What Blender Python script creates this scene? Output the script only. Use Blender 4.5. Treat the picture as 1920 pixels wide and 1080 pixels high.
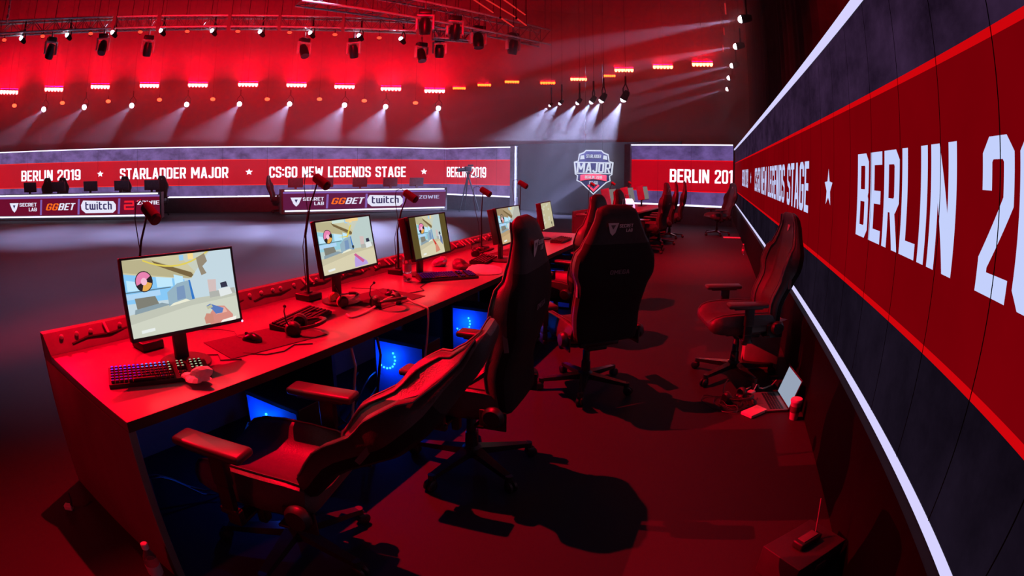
import bpy, bmesh, math, random
from mathutils import Vector, Matrix

random.seed(7)
sc = bpy.context.scene
C = sc.collection
for _o in list(bpy.data.objects):
    bpy.data.objects.remove(_o)
R = math.radians

# ------------------------------------------------------------------ camera
CAM_H = 1.58
PITCH, ROLL = R(-2.68), R(0.594)
LENS_PX, SHIFT_PX = 1013.6, 173.0
cam = bpy.data.cameras.new('camera')
cam_o = bpy.data.objects.new('camera', cam)
C.objects.link(cam_o)
sc.camera = cam_o
cam.type = 'PANO'
cam.panorama_type = 'FISHEYE_EQUISOLID'
cam.sensor_width = 36.0
cam.fisheye_lens = LENS_PX / 1920 * 36.0
cam.fisheye_fov = math.pi
cam.shift_y = -SHIFT_PX / 1080.0
cam.clip_start = 0.02
cam.clip_end = 200


def cam_dir(x, y, z):
    c, s = math.cos(ROLL), math.sin(ROLL)
    x, z = x * c - z * s, x * s + z * c
    c, s = math.cos(PITCH), math.sin(PITCH)
    return Vector((x, y * c - z * s, y * s + z * c))


_r, _u, _f = cam_dir(1, 0, 0), cam_dir(0, 0, 1), cam_dir(0, 1, 0)
_m = Matrix((_r, _u, -_f)).transposed().to_4x4()
_m.translation = Vector((0, 0, CAM_H))
cam_o.matrix_world = _m


def look(px, py):
    """unit direction of a point of the photograph (1920 x 1080)"""
    x, y = px - 960.0, 540.0 - SHIFT_PX - py
    r = math.hypot(x, y)
    th = 2 * math.asin(r / (2 * LENS_PX))
    s = math.sin(th) / max(r, 1e-9)
    return cam_dir(x * s, math.cos(th), y * s)


def at(px, py, dist):
    """point seen there at a horizontal distance"""
    d = look(px, py)
    t = dist / math.hypot(d.x, d.y)
    return Vector((d.x * t, d.y * t, CAM_H + d.z * t))


def atz(px, py, z):
    d = look(px, py)
    t = (z - CAM_H) / d.z
    return Vector((d.x * t, d.y * t, z))


# ------------------------------------------------------------------ world, exposure
sc.view_settings.view_transform = 'Standard'
sc.view_settings.look = 'None'
sc.view_settings.exposure = 0.0
sc.view_settings.gamma = 1.0
sc.view_settings.use_curve_mapping = False
world = bpy.data.worlds.new('hall_dark')
sc.world = world
world.use_nodes = True
world.node_tree.nodes['Background'].inputs[0].default_value = (0.02, 0.0, 0.002, 1)
world.node_tree.nodes['Background'].inputs[1].default_value = 0.15
sc.cycles.max_bounces = 5
sc.cycles.diffuse_bounces = 2
sc.cycles.glossy_bounces = 3
sc.cycles.transmission_bounces = 5
sc.cycles.volume_bounces = 0
sc.cycles.sample_clamp_indirect = 4.0
sc.cycles.use_denoising = True
sc.cycles.caustics_reflective = False
sc.cycles.caustics_refractive = False

RED = (1.0, 0.0, 0.015)
LAV = (0.50, 0.55, 1.0)
SPOT_K = 7.0


def spot(name, loc, target, power, color, size_deg, blend=0.5, radius=0.1):
    l = bpy.data.lights.new(name, 'SPOT')
    l.energy, l.color = power, color
    l.spot_size, l.spot_blend = R(size_deg), blend
    l.shadow_soft_size = radius
    o = bpy.data.objects.new(name, l)
    C.objects.link(o)
    o.location = loc
    o.rotation_euler = (Vector(target) - Vector(loc)).to_track_quat('-Z', 'Y').to_euler()
    return o


# unseen lamps: some implied by shadows and light pools, the others added as fill
K_KEY = 21000
KEY_P = Vector((-11.6, 6.2, 6.6))
spot('unseen_red_lamp', KEY_P, (0.6, 3.4, 0.4), K_KEY, RED, 58, 0.5, 0.015)
TOP_P = Vector((-2.6, 5.2, 8.2))
spot('unseen_red_lamp', TOP_P, (0.6, 3.6, 0.0), 9500, RED, 88, 0.5, 0.06)
spot('unseen_red_lamp', (-4.2, -3.5, 4.2), (-2.1, 1.3, 0.2), 420, RED, 28, 0.9, 0.3)  # added fill behind the camera to redden the desk end panel
spot('unseen_red_lamp', (-1.5, -3.0, 6.2), (-7.0, 17.0, 7.6), 24000, RED, 46, 0.9, 0.2)  # added lamp behind the camera to redden the trusses
for _k, (_x, _y, _p) in enumerate(((-11.5, 9.6, 26000), (-8.6, 11.9, 36000), (-4.6, 13.2, 40000))):
    spot('added_white_fill', (_x, _y - 1.5, 9.2), (_x, _y, 0), _p, LAV, 40, 1.0, .2)  # added overhead fill to brighten the stage floor
spot('added_white_fill', (-3.0, 4.6, 9.5), (-5.5, 5.4, 0), 4200, LAV, 56, 1.0, .2)  # added fill for the stage floor nearer the desk
spot('unseen_red_lamp', (.6, -3.2, 3.6), (.3, 3.4, 1.2), 1700, RED, 40, .9, .2)  # added fill behind the camera to redden the chair backs
spot('unseen_red_lamp', (3.0, 7.2, 8.5), (3.5, 10.6, 0.3), 6500, RED, 46, 0.7, 0.1)
spot('added_white_fill', (2.2, 8.4, 7.5), (2.2, 10.15, .85), 7000, LAV, 6, .4, .05)  # narrow lamp added only to whiten the bag

# ------------------------------------------------------------------ materials


def srgb(r, g, b):
    def f(c):
        c /= 255.0
        return c / 12.92 if c <= 0.04045 else ((c + 0.055) / 1.055) ** 2.4
    return (f(r), f(g), f(b))


MATS = {}


def mat(name, base=(0.05, 0.05, 0.05), rough=0.5, metal=0.0, var=0.15, scale=12.0, bump=0.0, spec=0.5, trans=0.0, coat=0.0):
    if name in MATS:
        return MATS[name]
    m = bpy.data.materials.new(name)
    m.use_nodes = True
    nt = m.node_tree
    b = nt.nodes['Principled BSDF']
    tc = nt.nodes.new('ShaderNodeTexCoord')
    nz = nt.nodes.new('ShaderNodeTexNoise')
    nz.inputs['Scale'].default_value = scale
    nz.inputs['Detail'].default_value = 4
    nt.links.new(tc.outputs['Object'], nz.inputs['Vector'])
    rp = nt.nodes.new('ShaderNodeValToRGB')
    lo = [max(0, c * (1 - var)) for c in base]
    hi = [min(1, c * (1 + var)) for c in base]
    rp.color_ramp.elements[0].position = 0.3
    rp.color_ramp.elements[1].position = 0.7
    rp.color_ramp.elements[0].color = (*lo, 1)
    rp.color_ramp.elements[1].color = (*hi, 1)
    nt.links.new(nz.outputs['Fac'], rp.inputs['Fac'])
    nt.links.new(rp.outputs['Color'], b.inputs['Base Color'])
    b.inputs['Roughness'].default_value = rough
    b.inputs['Metallic'].default_value = metal
    b.inputs['Specular IOR Level'].default_value = spec
    b.inputs['Transmission Weight'].default_value = trans
    b.inputs['Coat Weight'].default_value = coat
    if bump:
        bp = nt.nodes.new('ShaderNodeBump')
        bp.inputs['Strength'].default_value = bump
        bp.inputs['Distance'].default_value = 0.01
        n2 = nt.nodes.new('ShaderNodeTexNoise')
        n2.inputs['Scale'].default_value = scale * 6
        nt.links.new(tc.outputs['Object'], n2.inputs['Vector'])
        nt.links.new(n2.outputs['Fac'], bp.inputs['Height'])
        nt.links.new(bp.outputs['Normal'], b.inputs['Normal'])
    MATS[name] = m
    return m


def glow(name, color, strength=1.0, sample=True, texture=None):
    """a light-giving surface: lamp lens, LED strip, screen picture"""
    if name in MATS:
        return MATS[name]
    m = bpy.data.materials.new(name)
    m.use_nodes = True
    nt = m.node_tree
    nt.nodes.clear()
    out = nt.nodes.new('ShaderNodeOutputMaterial')
    e = nt.nodes.new('ShaderNodeEmission')
    e.inputs['Color'].default_value = (*color, 1)
    e.inputs['Strength'].default_value = strength
    nt.links.new(e.outputs[0], out.inputs[0])
    if texture:
        tc = nt.nodes.new('ShaderNodeTexCoord')
        mp = nt.nodes.new('ShaderNodeMapping')
        mp.inputs['Scale'].default_value = texture[1]
        nz = nt.nodes.new('ShaderNodeTexNoise')
        nz.inputs['Scale'].default_value = texture[0]
        nz.inputs['Detail'].default_value = 7
        nz.inputs['Roughness'].default_value = 0.65
        rp = nt.nodes.new('ShaderNodeValToRGB')
        rp.color_ramp.elements[0].position = 0.30
        rp.color_ramp.elements[1].position = 0.72
        rp.color_ramp.elements[0].color = (*[c * texture[2] for c in color], 1)
        rp.color_ramp.elements[1].color = (*[c * texture[3] for c in color], 1)
        nt.links.new(tc.outputs['Object'], mp.inputs['Vector'])
        nt.links.new(mp.outputs['Vector'], nz.inputs['Vector'])
        nt.links.new(nz.outputs['Fac'], rp.inputs['Fac'])
        nt.links.new(rp.outputs['Color'], e.inputs['Color'])
    if not sample:
        m.cycles.emission_sampling = 'NONE'
    MATS[name] = m
    return m


BLACK_PLASTIC = mat('black_plastic', (0.018, 0.018, 0.02), 0.45)
BLACK_METAL = mat('black_metal', (0.025, 0.025, 0.027), 0.35, 0.3)
RIG_METAL = mat('rig_metal', (0.22, 0.22, 0.23), 0.35, 0.7)
LEATHER = mat('black_leather', (0.065, 0.06, 0.06), 0.42, 0, 0.12, 30, 0.15)
LEATHER_HEAD = mat('headrest_leather', (0.03, 0.028, 0.028), 0.55, 0, 0.12, 30, 0.1, spec=0.2)
LEATHER_DARK = mat('chair_shell_fabric', (0.010, 0.0095, 0.0095), 0.75, 0, 0.1, 60, 0.1, spec=0.2)
PIPING = mat('leather_piping', (0.13, 0.12, 0.12), 0.4)
STITCH = mat('embroidery_thread', (0.55, 0.52, 0.52), 0.6)
STITCH_DIM = mat('dull_embroidery_thread', (0.16, 0.12, 0.14), 0.6)
ARM_PAD = mat('soft_armrest_foam', (0.06, 0.055, 0.055), 0.38)
DESK_TOP = mat('desk_laminate', (0.22, 0.21, 0.21), 0.32, 0, 0.06, 5)
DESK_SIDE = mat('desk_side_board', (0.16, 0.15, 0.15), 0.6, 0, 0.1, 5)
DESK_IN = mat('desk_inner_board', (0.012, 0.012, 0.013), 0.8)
RAIL_M = mat('desk_rail_board', (0.15, 0.14, 0.14), 0.45)
CLIP_M = mat('pale_cable_clip', (0.85, 0.75, 0.7), 0.35)
PAD_M = mat('mouse_pad_cloth', (0.055, 0.05, 0.05), 0.85, 0, 0.1, 80)
MONITOR_M = mat('monitor_plastic', (0.03, 0.028, 0.03), 0.4)
PAPER = mat('white_paper', (0.8, 0.78, 0.78), 0.8, 0, 0.05, 20)
WHITE_PL = mat('white_plastic', (0.75, 0.75, 0.78), 0.35)
CABLE_M = mat('black_cable', (0.03, 0.03, 0.035), 0.45)
CABLE_RED = mat('braided_light_cable', (0.7, 0.55, 0.5), 0.45)
PET = mat('clear_bottle_plastic', (0.95, 0.95, 0.97), 0.06, 0, 0.02, 10, trans=0.92)
CARD = mat('cardboard_box', (0.32, 0.26, 0.22), 0.75)

# ------------------------------------------------------------------ mesh builder


class MB:
    """collects vertices and faces of ONE mesh object"""

    def __init__(self):
        self.v, self.f, self.mi, self.mats = [], [], [], []

    def m(self, material):
        if material not in self.mats:
            self.mats.append(material)
        return self.mats.index(material)

    def add(self, vs, fs, material):
        k = self.m(material)
        n = len(self.v)
        self.v += [tuple(p) for p in vs]
        for f in fs:
            self.f.append([i + n for i in f])
            self.mi.append(k)

    def box(self, c, s, material, M=None, bev=0.0):
        x, y, z = s[0] / 2, s[1] / 2, s[2] / 2
        c = Vector(c)
        b = min(bev, x * .95, y * .95, z * .95)
        M = M or Matrix.Identity(3)
        if b <= 0:
            vs = [c + M @ Vector((sx * x, sy * y, sz * z)) for sz in (-1, 1) for sy in (-1, 1) for sx in (-1, 1)]
            fs = [(0, 2, 3, 1), (4, 5, 7, 6), (0, 1, 5, 4), (2, 6, 7, 3), (0, 4, 6, 2), (1, 3, 7, 5)]
            self.add(vs, fs, material)
            return
        bm = bmesh.new()
        bmesh.ops.create_cube(bm, size=1.0)
        for v in bm.verts:
            v.co = Vector((v.co.x * s[0], v.co.y * s[1], v.co.z * s[2]))
        bmesh.ops.bevel(bm, geom=list(bm.edges), offset=b, segments=3, profile=0.5, affect='EDGES')
        bm.verts.index_update()
        self.add([c + M @ v.co for v in bm.verts], [[v.index for v in f.verts] for f in bm.faces], material)
        bm.free()

    def rings(self, rings, material, cap=True, closed=True):
        n = len(rings[0])
        vs = [p for r in rings for p in r]
        fs = []
        for i in range(len(rings) - 1):
            for j in range(n if closed else n - 1):
                a, b = i * n + j, i * n + (j + 1) % n
                fs.append((a, b, b + n, a + n))
        if cap and closed:
            fs.append(tuple(reversed(range(n))))
            fs.append(tuple(range((len(rings) - 1) * n, len(rings) * n)))
        self.add(vs, fs, material)

    def cyl(self, p0, p1, r0, material, r1=None, n=14):
        p0, p1 = Vector(p0), Vector(p1)
        r1 = r0 if r1 is None else r1
        d = (p1 - p0).normalized()
        a = d.orthogonal().normalized()
        b = d.cross(a)
        self.rings([[p + (a * math.cos(t) + b * math.sin(t)) * r for t in [2 * math.pi * k / n for k in range(n)]]
                    for p, r in ((p0, r0), (p1, r1))], material)

    def tube(self, pts, r, material, n=8):
        pts = [Vector(p) for p in pts]
        prev = None
        rr = []
        for i, p in enumerate(pts):
            d = (pts[min(i + 1, len(pts) - 1)] - pts[max(i - 1, 0)]).normalized()
            a = d.orthogonal().normalized() if prev is None else (prev - d * prev.dot(d)).normalized()
            prev = a
            b = d.cross(a)
            rad = r[i] if isinstance(r, (list, tuple)) else r
            rr.append([p + (a * math.cos(t) + b * math.sin(t)) * rad for t in [2 * math.pi * k / n for k in range(n)]])
        self.rings(rr, material)

    def lathe(self, prof, material, c=(0, 0, 0), M=None, n=20):
        M = M or Matrix.Identity(3)
        c = Vector(c)
        self.rings([[c + M @ Vector((r * math.cos(t), r * math.sin(t), z)) for t in [2 * math.pi * k / n for k in range(n)]]
                    for r, z in prof], material)

    def ball(self, c, r, material, n=12, s=(1, 1, 1)):
        k = 7
        prof = [(max(1e-4, math.sin(math.pi * i / k)) * r, -math.cos(math.pi * i / k) * r) for i in range(k + 1)]
        self.lathe(prof, material, c, Matrix.Diagonal(s), n)

    def poly(self, pts, o, ax, ay, material, lift=0.0, depth=0.0):
        o, ax, ay = Vector(o), Vector(ax), Vector(ay)
        nz = ax.cross(ay).normalized()
        top = [o + ax * x + ay * y + nz * lift for x, y in pts]
        n = len(top)
        if depth <= 0:
            self.add(top, [tuple(range(n))], material)
        else:
            bot = [p - nz * depth for p in top]
            self.add(top + bot, [tuple(range(n)), tuple(reversed(range(n, 2 * n)))] +
                     [(i, i + n, (i + 1) % n + n, (i + 1) % n) for i in range(n)], material)

    def build(self, name, parent=None, smooth=40):
        me = bpy.data.meshes.new(name)
        me.from_pydata(self.v, [], self.f)
        for m in self.mats:
            me.materials.append(m)
        me.polygons.foreach_set('material_index', self.mi)
        bm = bmesh.new()
        bm.from_mesh(me)
        bmesh.ops.recalc_face_normals(bm, faces=bm.faces)
        bm.to_mesh(me)
        bm.free()
        if smooth:
            me.polygons.foreach_set('use_smooth', [True] * len(me.polygons))
            me.set_sharp_from_angle(angle=R(smooth))
        me.update()
        o = bpy.data.objects.new(name, me)
        C.objects.link(o)
        if parent:
            o.parent = parent
        return o

    def build_raw(self, name, parent=None):
        """keeps face directions as given (open sheets)"""
        me = bpy.data.meshes.new(name)
        me.from_pydata(self.v, [], self.f)
        for m in self.mats:
            me.materials.append(m)
        me.polygons.foreach_set('material_index', self.mi)
        o = bpy.data.objects.new(name, me)
        C.objects.link(o)
        if parent:
            o.parent = parent
        return o


def tag(o, label, cat, group=None, kind=None):
    o['label'] = label
    o['category'] = cat
    if group:
        o['group'] = group
    if kind:
        o['kind'] = kind
    return o


def thing(name, label, cat, loc=(0, 0, 0), rz=0.0, group=None):
    o = bpy.data.objects.new(name, None)
    o.empty_display_size = 0.1
    C.objects.link(o)
    o.location = loc
    o.rotation_euler = (0, 0, rz)
    return tag(o, label, cat, group)


def struct(o):
    o['kind'] = 'structure'
    return o


def dup(root, label=None, loc=None, rz=None, group=None):
    r = root.copy()
    C.objects.link(r)
    if loc is not None:
        r.location = loc
    if rz is not None:
        r.rotation_euler = (0, 0, rz)
    if label:
        r['label'] = label
    if group:
        r['group'] = group
    for ch in [o for o in bpy.data.objects if o.parent == root]:
        c = ch.copy()
        C.objects.link(c)
        c.parent = r
        for g in [o for o in bpy.data.objects if o.parent == ch]:
            d = g.copy()
            C.objects.link(d)
            d.parent = c
    return r


def rotz(a):
    return Matrix.Rotation(a, 3, 'Z')


def ordinal(i):
    return ['first', 'second', 'third', 'fourth', 'fifth', 'sixth', 'seventh', 'eighth', 'ninth', 'tenth', 'eleventh', 'twelfth'][i]


# ------------------------------------------------------------------ lettering (square condensed stroke letters)
T_ = 0.145


def _glyphs():
    G = {}
    t = T_
    l, b, tp = t / 2, t / 2, 1 - t / 2
    W = 0.46
    r, c, m = W - t / 2, 0.06, 0.5

    def o_shape(w):
        rr = w - t / 2
        return ('c', [(l + c, b), (l, b + c), (l, tp - c), (l + c, tp), (rr - c, tp), (rr, tp - c), (rr, b + c), (rr - c, b)])
    G['O'] = G['0'] = (W, [o_shape(W)])
    G['D'] = (W, [('c', [(l, b), (l, tp), (r - c, tp), (r, tp - c), (r, b + c), (r - c, b)])])
    G['B'] = (W, [('c', [(l, b), (l, tp), (r - c, tp), (r, tp - c), (r, m + c), (r - c * .6, m), (r, m - c), (r, b + c), (r - c, b)]),
                  ('s', [(l, m), (r - c, m)])])
    G['C'] = (W, [('s', [(r, .66), (r, tp - c), (r - c, tp), (l + c, tp), (l, tp - c), (l, b + c), (l + c, b), (r - c, b), (r, b + c), (r, .34)])])
    G['G'] = (W, [('s', [(r, .70), (r, tp - c), (r - c, tp), (l + c, tp), (l, tp - c), (l, b + c), (l + c, b), (r - c, b), (r, b + c), (r, .47), (W * .5, .47)])])
    G['S'] = (W, [('s', [(r, .70), (r, tp - c), (r - c, tp), (l + c, tp), (l, tp - c), (l, .60), (l + c, .53), (r - c, .47), (r, .40), (r, b + c), (r - c, b), (l + c, b), (l, b + c), (l, .30)])])
    G['E'] = (.41, [('s', [(.41, tp), (l, tp), (l, b), (.41, b)]), ('s', [(l, m), (.37, m)])])
    G['L'] = (.39, [('s', [(l, 1), (l, b), (.39, b)])])
    G['I'] = (t, [('s', [(l, 0), (l, 1)])])
    G['J'] = (.40, [('s', [(.40 - l, 1), (.40 - l, b + c), (.40 - l - c, b), (l + c, b), (l, b + c), (l, .28)])])
    G['T'] = (.42, [('s', [(0, tp), (.42, tp)]), ('s', [(.21, 0), (.21, tp)])])
    G['N'] = (.48, [('s', [(l, 0), (l, 1)]), ('s', [(.48 - l, 0), (.48 - l, 1)]), ('p', [(0, 1), (t * 1.15, 1), (.48, 0), (.48 - t * 1.15, 0)])])
    G['M'] = (.64, [('s', [(l, 0), (l, 1)]), ('s', [(.64 - l, 0), (.64 - l, 1)]), ('p', [(0, 1), (t * 1.2, 1), (.32 + .07, .28), (.32 - .07, .28)]),
                    ('p', [(.64, 1), (.64 - t * 1.2, 1), (.32 - .07, .28), (.32 + .07, .28)])])
    G['W'] = (.68, [('p', [(0, 1), (t, 1), (.25, 0), (.12, 0)]), ('p', [(.34 - t * .5, .85), (.34 + t * .5, .85), (.25, 0), (.12, 0)]),
                    ('p', [(.34 - t * .5, .85), (.34 + t * .5, .85), (.56, 0), (.43, 0)]), ('p', [(.68 - t, 1), (.68, 1), (.56, 0), (.43, 0)])])
    G['A'] = (.50, [('p', [(0, 0), (t, 0), (.31, 1), (.16, 1)]), ('p', [(.50, 0), (.50 - t, 0), (.19, 1), (.34, 1)]), ('s', [(.1, .27), (.40, .27)])])
    G['R'] = (W, [('c', [(l, .44), (l, tp), (r - c, tp), (r, tp - c), (r, .44 + c), (r - c, .44)]), ('s', [(l, 0), (l, .5)]),
                  ('p', [(.17, .46), (.31, .46), (W + .01, 0), (W - t, 0)])])
    G['Z'] = (.42, [('s', [(0, tp), (.42, tp)]), ('s', [(0, b), (.42, b)]), ('p', [(0, t), (.26, 1 - t), (.42, 1 - t), (.16, t)])])
    G['1'] = (.26, [('s', [(.26 - l, 0), (.26 - l, 1)]), ('p', [(.14, 1), (.14, .82), (0, .76), (0, .9)])])
    G['2'] = (W, [('s', [(l, .66), (l, tp - c), (l + c, tp), (r - c, tp), (r, tp - c), (r, .60), (l, .20), (l, b), (W, b)])])
    G['9'] = (W, [('c', [(l + c, .40), (l, .40 + c), (l, tp - c), (l + c, tp), (r - c, tp), (r, tp - c), (r, .40)]),
                  ('s', [(r, .42), (r, b + c), (r - c, b), (l + c, b), (l, b + c), (l, .25)])])
    G[':'] = (t, [('p', [(0, .18), (t, .18), (t, .18 + t), (0, .18 + t)]), ('p', [(0, .62), (t, .62), (t, .62 + t), (0, .62 + t)])])
    G[' '] = (.24, [])
    # lower case, x-height 0.7
    x = .72
    G['t'] = (.34, [('s', [(l, .95), (l, b + c), (l + c, b), (.34, b)]), ('s', [(0, x - l), (.34, x - l)])])
    G['w'] = (.64, [('s', [(l, x), (l, b + c), (l + c, b), (.64 - l, b), (.64 - l, x)]), ('s', [(.32, b), (.32, x)])])
    G['i'] = (t, [('s', [(l, 0), (l, x)]), ('p', [(0, .84), (t, .84), (t, .98), (0, .98)])])
    G['c'] = (.38, [('s', [(.38, x - l), (l + c, x - l), (l, x - l - c), (l, b + c), (l + c, b), (.38, b)])])
    G['h'] = (.42, [('s', [(l, 0), (l, 1)]), ('s', [(l, x - l), (.42 - l - c, x - l), (.42 - l, x - l - c), (.42 - l, 0)])])
    return G


GLYPH = _glyphs()


def _ribbon(pts, t, closed):
    """quads of a mitred stroke"""
    n = len(pts)
    P = [Vector((p[0], p[1])) for p in pts]
    L, Rr = [], []
    for i in range(n):
        a = P[(i - 1) % n] if (closed or i > 0) else None
        b = P[(i + 1) % n] if (closed or i < n - 1) else None
        d1 = (P[i] - a).normalized() if a is not None else None
        d2 = (b - P[i]).normalized() if b is not None else None
        d1 = d1 or d2
        d2 = d2 or d1
        n1, n2 = Vector((-d1.y, d1.x)), Vector((-d2.y, d2.x))
        mm = (n1 + n2)
        mm = mm.normalized() if mm.length > 1e-6 else n1
        k = min(1.6, 1.0 / max(0.35, mm.dot(n1)))
        L.append(P[i] + mm * t / 2 * k)
        Rr.append(P[i] - mm * t / 2 * k)
    out = []
    for i in range(n if closed else n - 1):
        j = (i + 1) % n
        out.append([L[i], L[j], Rr[j], Rr[i]])
    return out


def text_polys(s, gap=.075, slant=0.0):
    """polygons in units of the cap height, and the width"""
    x, out = 0.0, []
    for ch in s:
        w, parts = GLYPH[ch]
        for kind, pts in parts:
            qs = [[Vector(p) for p in pts]] if kind == 'p' else _ribbon(pts, T_, kind == 'c')
            for q in qs:
                out.append([(p.x + x + slant * p.y, p.y) for p in q])
        x += w + gap
    return out, x - gap


def put_text(mb, s, o, ax, ay, width, height, material, lift, slant=0.0, gap=.075):
    """text from its lower left corner o, along unit ax / ay"""
    ps, w = text_polys(s, gap, slant)
    kx = width / w
    for q in ps:
        mb.poly([(x * kx, y * height) for x, y in q], o, ax, ay, material, lift)


def star_pts(cx, cy, r, sx=1.0):
    return [(cx + sx * rr * math.sin(k * math.pi / 5), cy + rr * math.cos(k * math.pi / 5)) for k in range(10) for rr in [r if k % 2 == 0 else r * .45]]


def put_star(mb, cx, cy, r, o, ax, ay, material, lift, sx=1.0):
    p = star_pts(cx, cy, r, sx)
    for k in range(5):
        mb.poly([(cx, cy), p[(2 * k - 1) % 10], p[2 * k], p[2 * k + 1]], o, ax, ay, material, lift)


# ------------------------------------------------------------------ desk frame and LED wall frame
DU_AZ = R(22.335)
DU = Vector((math.sin(DU_AZ), math.cos(DU_AZ), 0))
DV = Vector((-DU.y, DU.x, 0))
DO = Vector((-1.278, 1.265, 0))
D_ROT = math.pi / 2 - DU_AZ          # turns local x onto the desk's length


def D(u, v, z=0.0):
    return DO + DU * u + DV * v + Vector((0, 0, z))


Z_TOP, Z_RT, Z_RB, Z_BOT = 2.466, 1.986, 1.007, 0.57
RW_O = Vector((0.748, -0.293, 0))
RW_U = Vector((0.3648, 0.9311, 0)).normalized()
RW_N = Vector((-RW_U.y, RW_U.x, 0))   # towards the desk

# ------------------------------------------------------------------ room shell
FLOOR = mat('stage_floor_vinyl', (0.032, 0.031, 0.036), 0.6, 0, 0.22, 0.35, 0.02, spec=0.08)
CARPET = mat('dark_carpet', (0.085, 0.075, 0.075), 0.9, 0, 0.25, 9, 0.3, spec=0.1)
DRAPE = mat('black_drape_cloth', (0.025, 0.022, 0.022), 0.9, 0, 0.3, 3, 0.1, spec=0.1)
RIG_DULL = mat('dull_rig_housing', (0.006, 0.006, 0.006), 0.8, spec=0.1)
CEIL = mat('dark_hall_ceiling', (0.05, 0.05, 0.05), 0.9)

mb = MB()
mb.add([(-45, -8, 0), (30, -8, 0), (30, 48, 0), (-45, 48, 0)], [(0, 1, 2, 3)], FLOOR)
struct(mb.build_raw('floor'))
mb = MB()
mb.add([(-45, -8, 14), (-45, 48, 14), (30, 48, 14), (30, -8, 14)], [(0, 1, 2, 3)], CEIL)
struct(mb.build_raw('ceiling'))


def drape(name, a, b, h, z0=0.0, fold=0.12, step=0.25, material=None):
    a, b = Vector(a), Vector(b)
    d = (b - a)
    n = max(8, int(d.length / step))
    nrm = Vector((-d.y, d.x, 0)).normalized()
    mb = MB()
    vs, fs = [], []
    for i in range(n + 1):
        p = a + d * (i / n) + nrm * fold * (0.5 + 0.5 * math.sin(i * 1.9 + 0.7 * math.sin(i * .37)))
        vs += [(p.x, p.y, z0), (p.x, p.y, h)]
    for i in range(n):
        fs.append((2 * i, 2 * i + 2, 2 * i + 3, 2 * i + 1))
    mb.add(vs, fs, material or DRAPE)
    o = mb.build_raw(name)
    o.data.polygons.foreach_set('use_smooth', [True] * len(o.data.polygons))
    return struct(o)


drape('wall_back', (-44, 34, 0), (29, 44, 0), 14, step=0.5, fold=0.25)
drape('wall_left', (-44, -7, 0), (-43, 34, 0), 14, step=0.5, fold=0.25)
_a = RW_O + RW_U * -6 - RW_N * 0.75
_b = RW_O + RW_U * 21.5 - RW_N * 0.75
drape('wall_right', _a, _b, 14, step=0.18, fold=0.10, material=mat('deep_black_drape', (0.012, 0.011, 0.011), 0.95, 0, 0.3, 3, 0.1, spec=0.05))

# haze of the hall, in front of the back of the stage
hz = bpy.data.materials.new('theatrical_haze')
hz.use_nodes = True
nt = hz.node_tree
nt.nodes.clear()
ho = nt.nodes.new('ShaderNodeOutputMaterial')
hv = nt.nodes.new('ShaderNodeVolumeScatter')
hv.inputs['Color'].default_value = (1, 1, 1, 1)
hv.inputs['Density'].default_value = 0.018
hv.inputs['Anisotropy'].default_value = 0.0
nt.links.new(hv.outputs[0], ho.inputs['Volume'])
mb = MB()
HAZE_PLAN = [(-40, 1.5), (-2, 18.0), (1.5, 14.5), (11.5, 9.5), (11.5, 42.5), (-40, 42.5)]
mb.poly(HAZE_PLAN, (0, 0, 9.95), (1, 0, 0), (0, 1, 0), hz, 0, 9.9)
haze = mb.build('haze', smooth=0)
tag(haze, 'thin theatrical haze hanging over the back of the stage', 'haze', kind='stuff')
hz2 = hz.copy()
hz2.name = 'theatrical_haze_bank'
hz2.node_tree.nodes['Volume Scatter'].inputs['Density'].default_value = 0.040
mb = MB()
mb.poly([(x * .985, y + .4 if y < 20 else 36) for x, y in HAZE_PLAN], (0, 0, 7.2), (1, 0, 0), (0, 1, 0), hz2, 0, 4.55)
tag(mb.build('haze', smooth=0), 'denser bank of haze around the red bars and white spotlights', 'haze', kind='stuff')

# ------------------------------------------------------------------ LED walls
STRIP = glow('led_strip_white', srgb(225, 222, 255), 2.2)
STRIP_NEAR = glow('led_strip_white_near', srgb(215, 210, 255), 1.0)
PLINTH = mat('plinth_board', (0.006, 0.005, 0.006), 0.7, spec=0.1)
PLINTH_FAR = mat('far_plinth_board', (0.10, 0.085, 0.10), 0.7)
WALL_EDGE = mat('grey_wall_edge', (0.25, 0.24, 0.27), 0.6)
SEAM = mat('panel_seam', (0.003, 0.003, 0.003), 0.95, spec=0.0)


def led_mats(pref, concrete, red, line, letter, low=None):
    return (glow(pref + '_concrete', concrete, 1.0, False, (2.6, (.6, 1, 1), 0.35, 1.8)),
            glow(pref + '_red', red, 1.0, False, (0.7, (1, 1, 1), 0.86, 1.12)),
            glow(pref + '_line', line, 1.0, False),
            glow(pref + '_letters', letter, 1.0, False),
            glow(pref + '_low_concrete', low or concrete, 1.0, False, (1.3, (1, 1, 1), 0.4, 1.7)))


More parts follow.
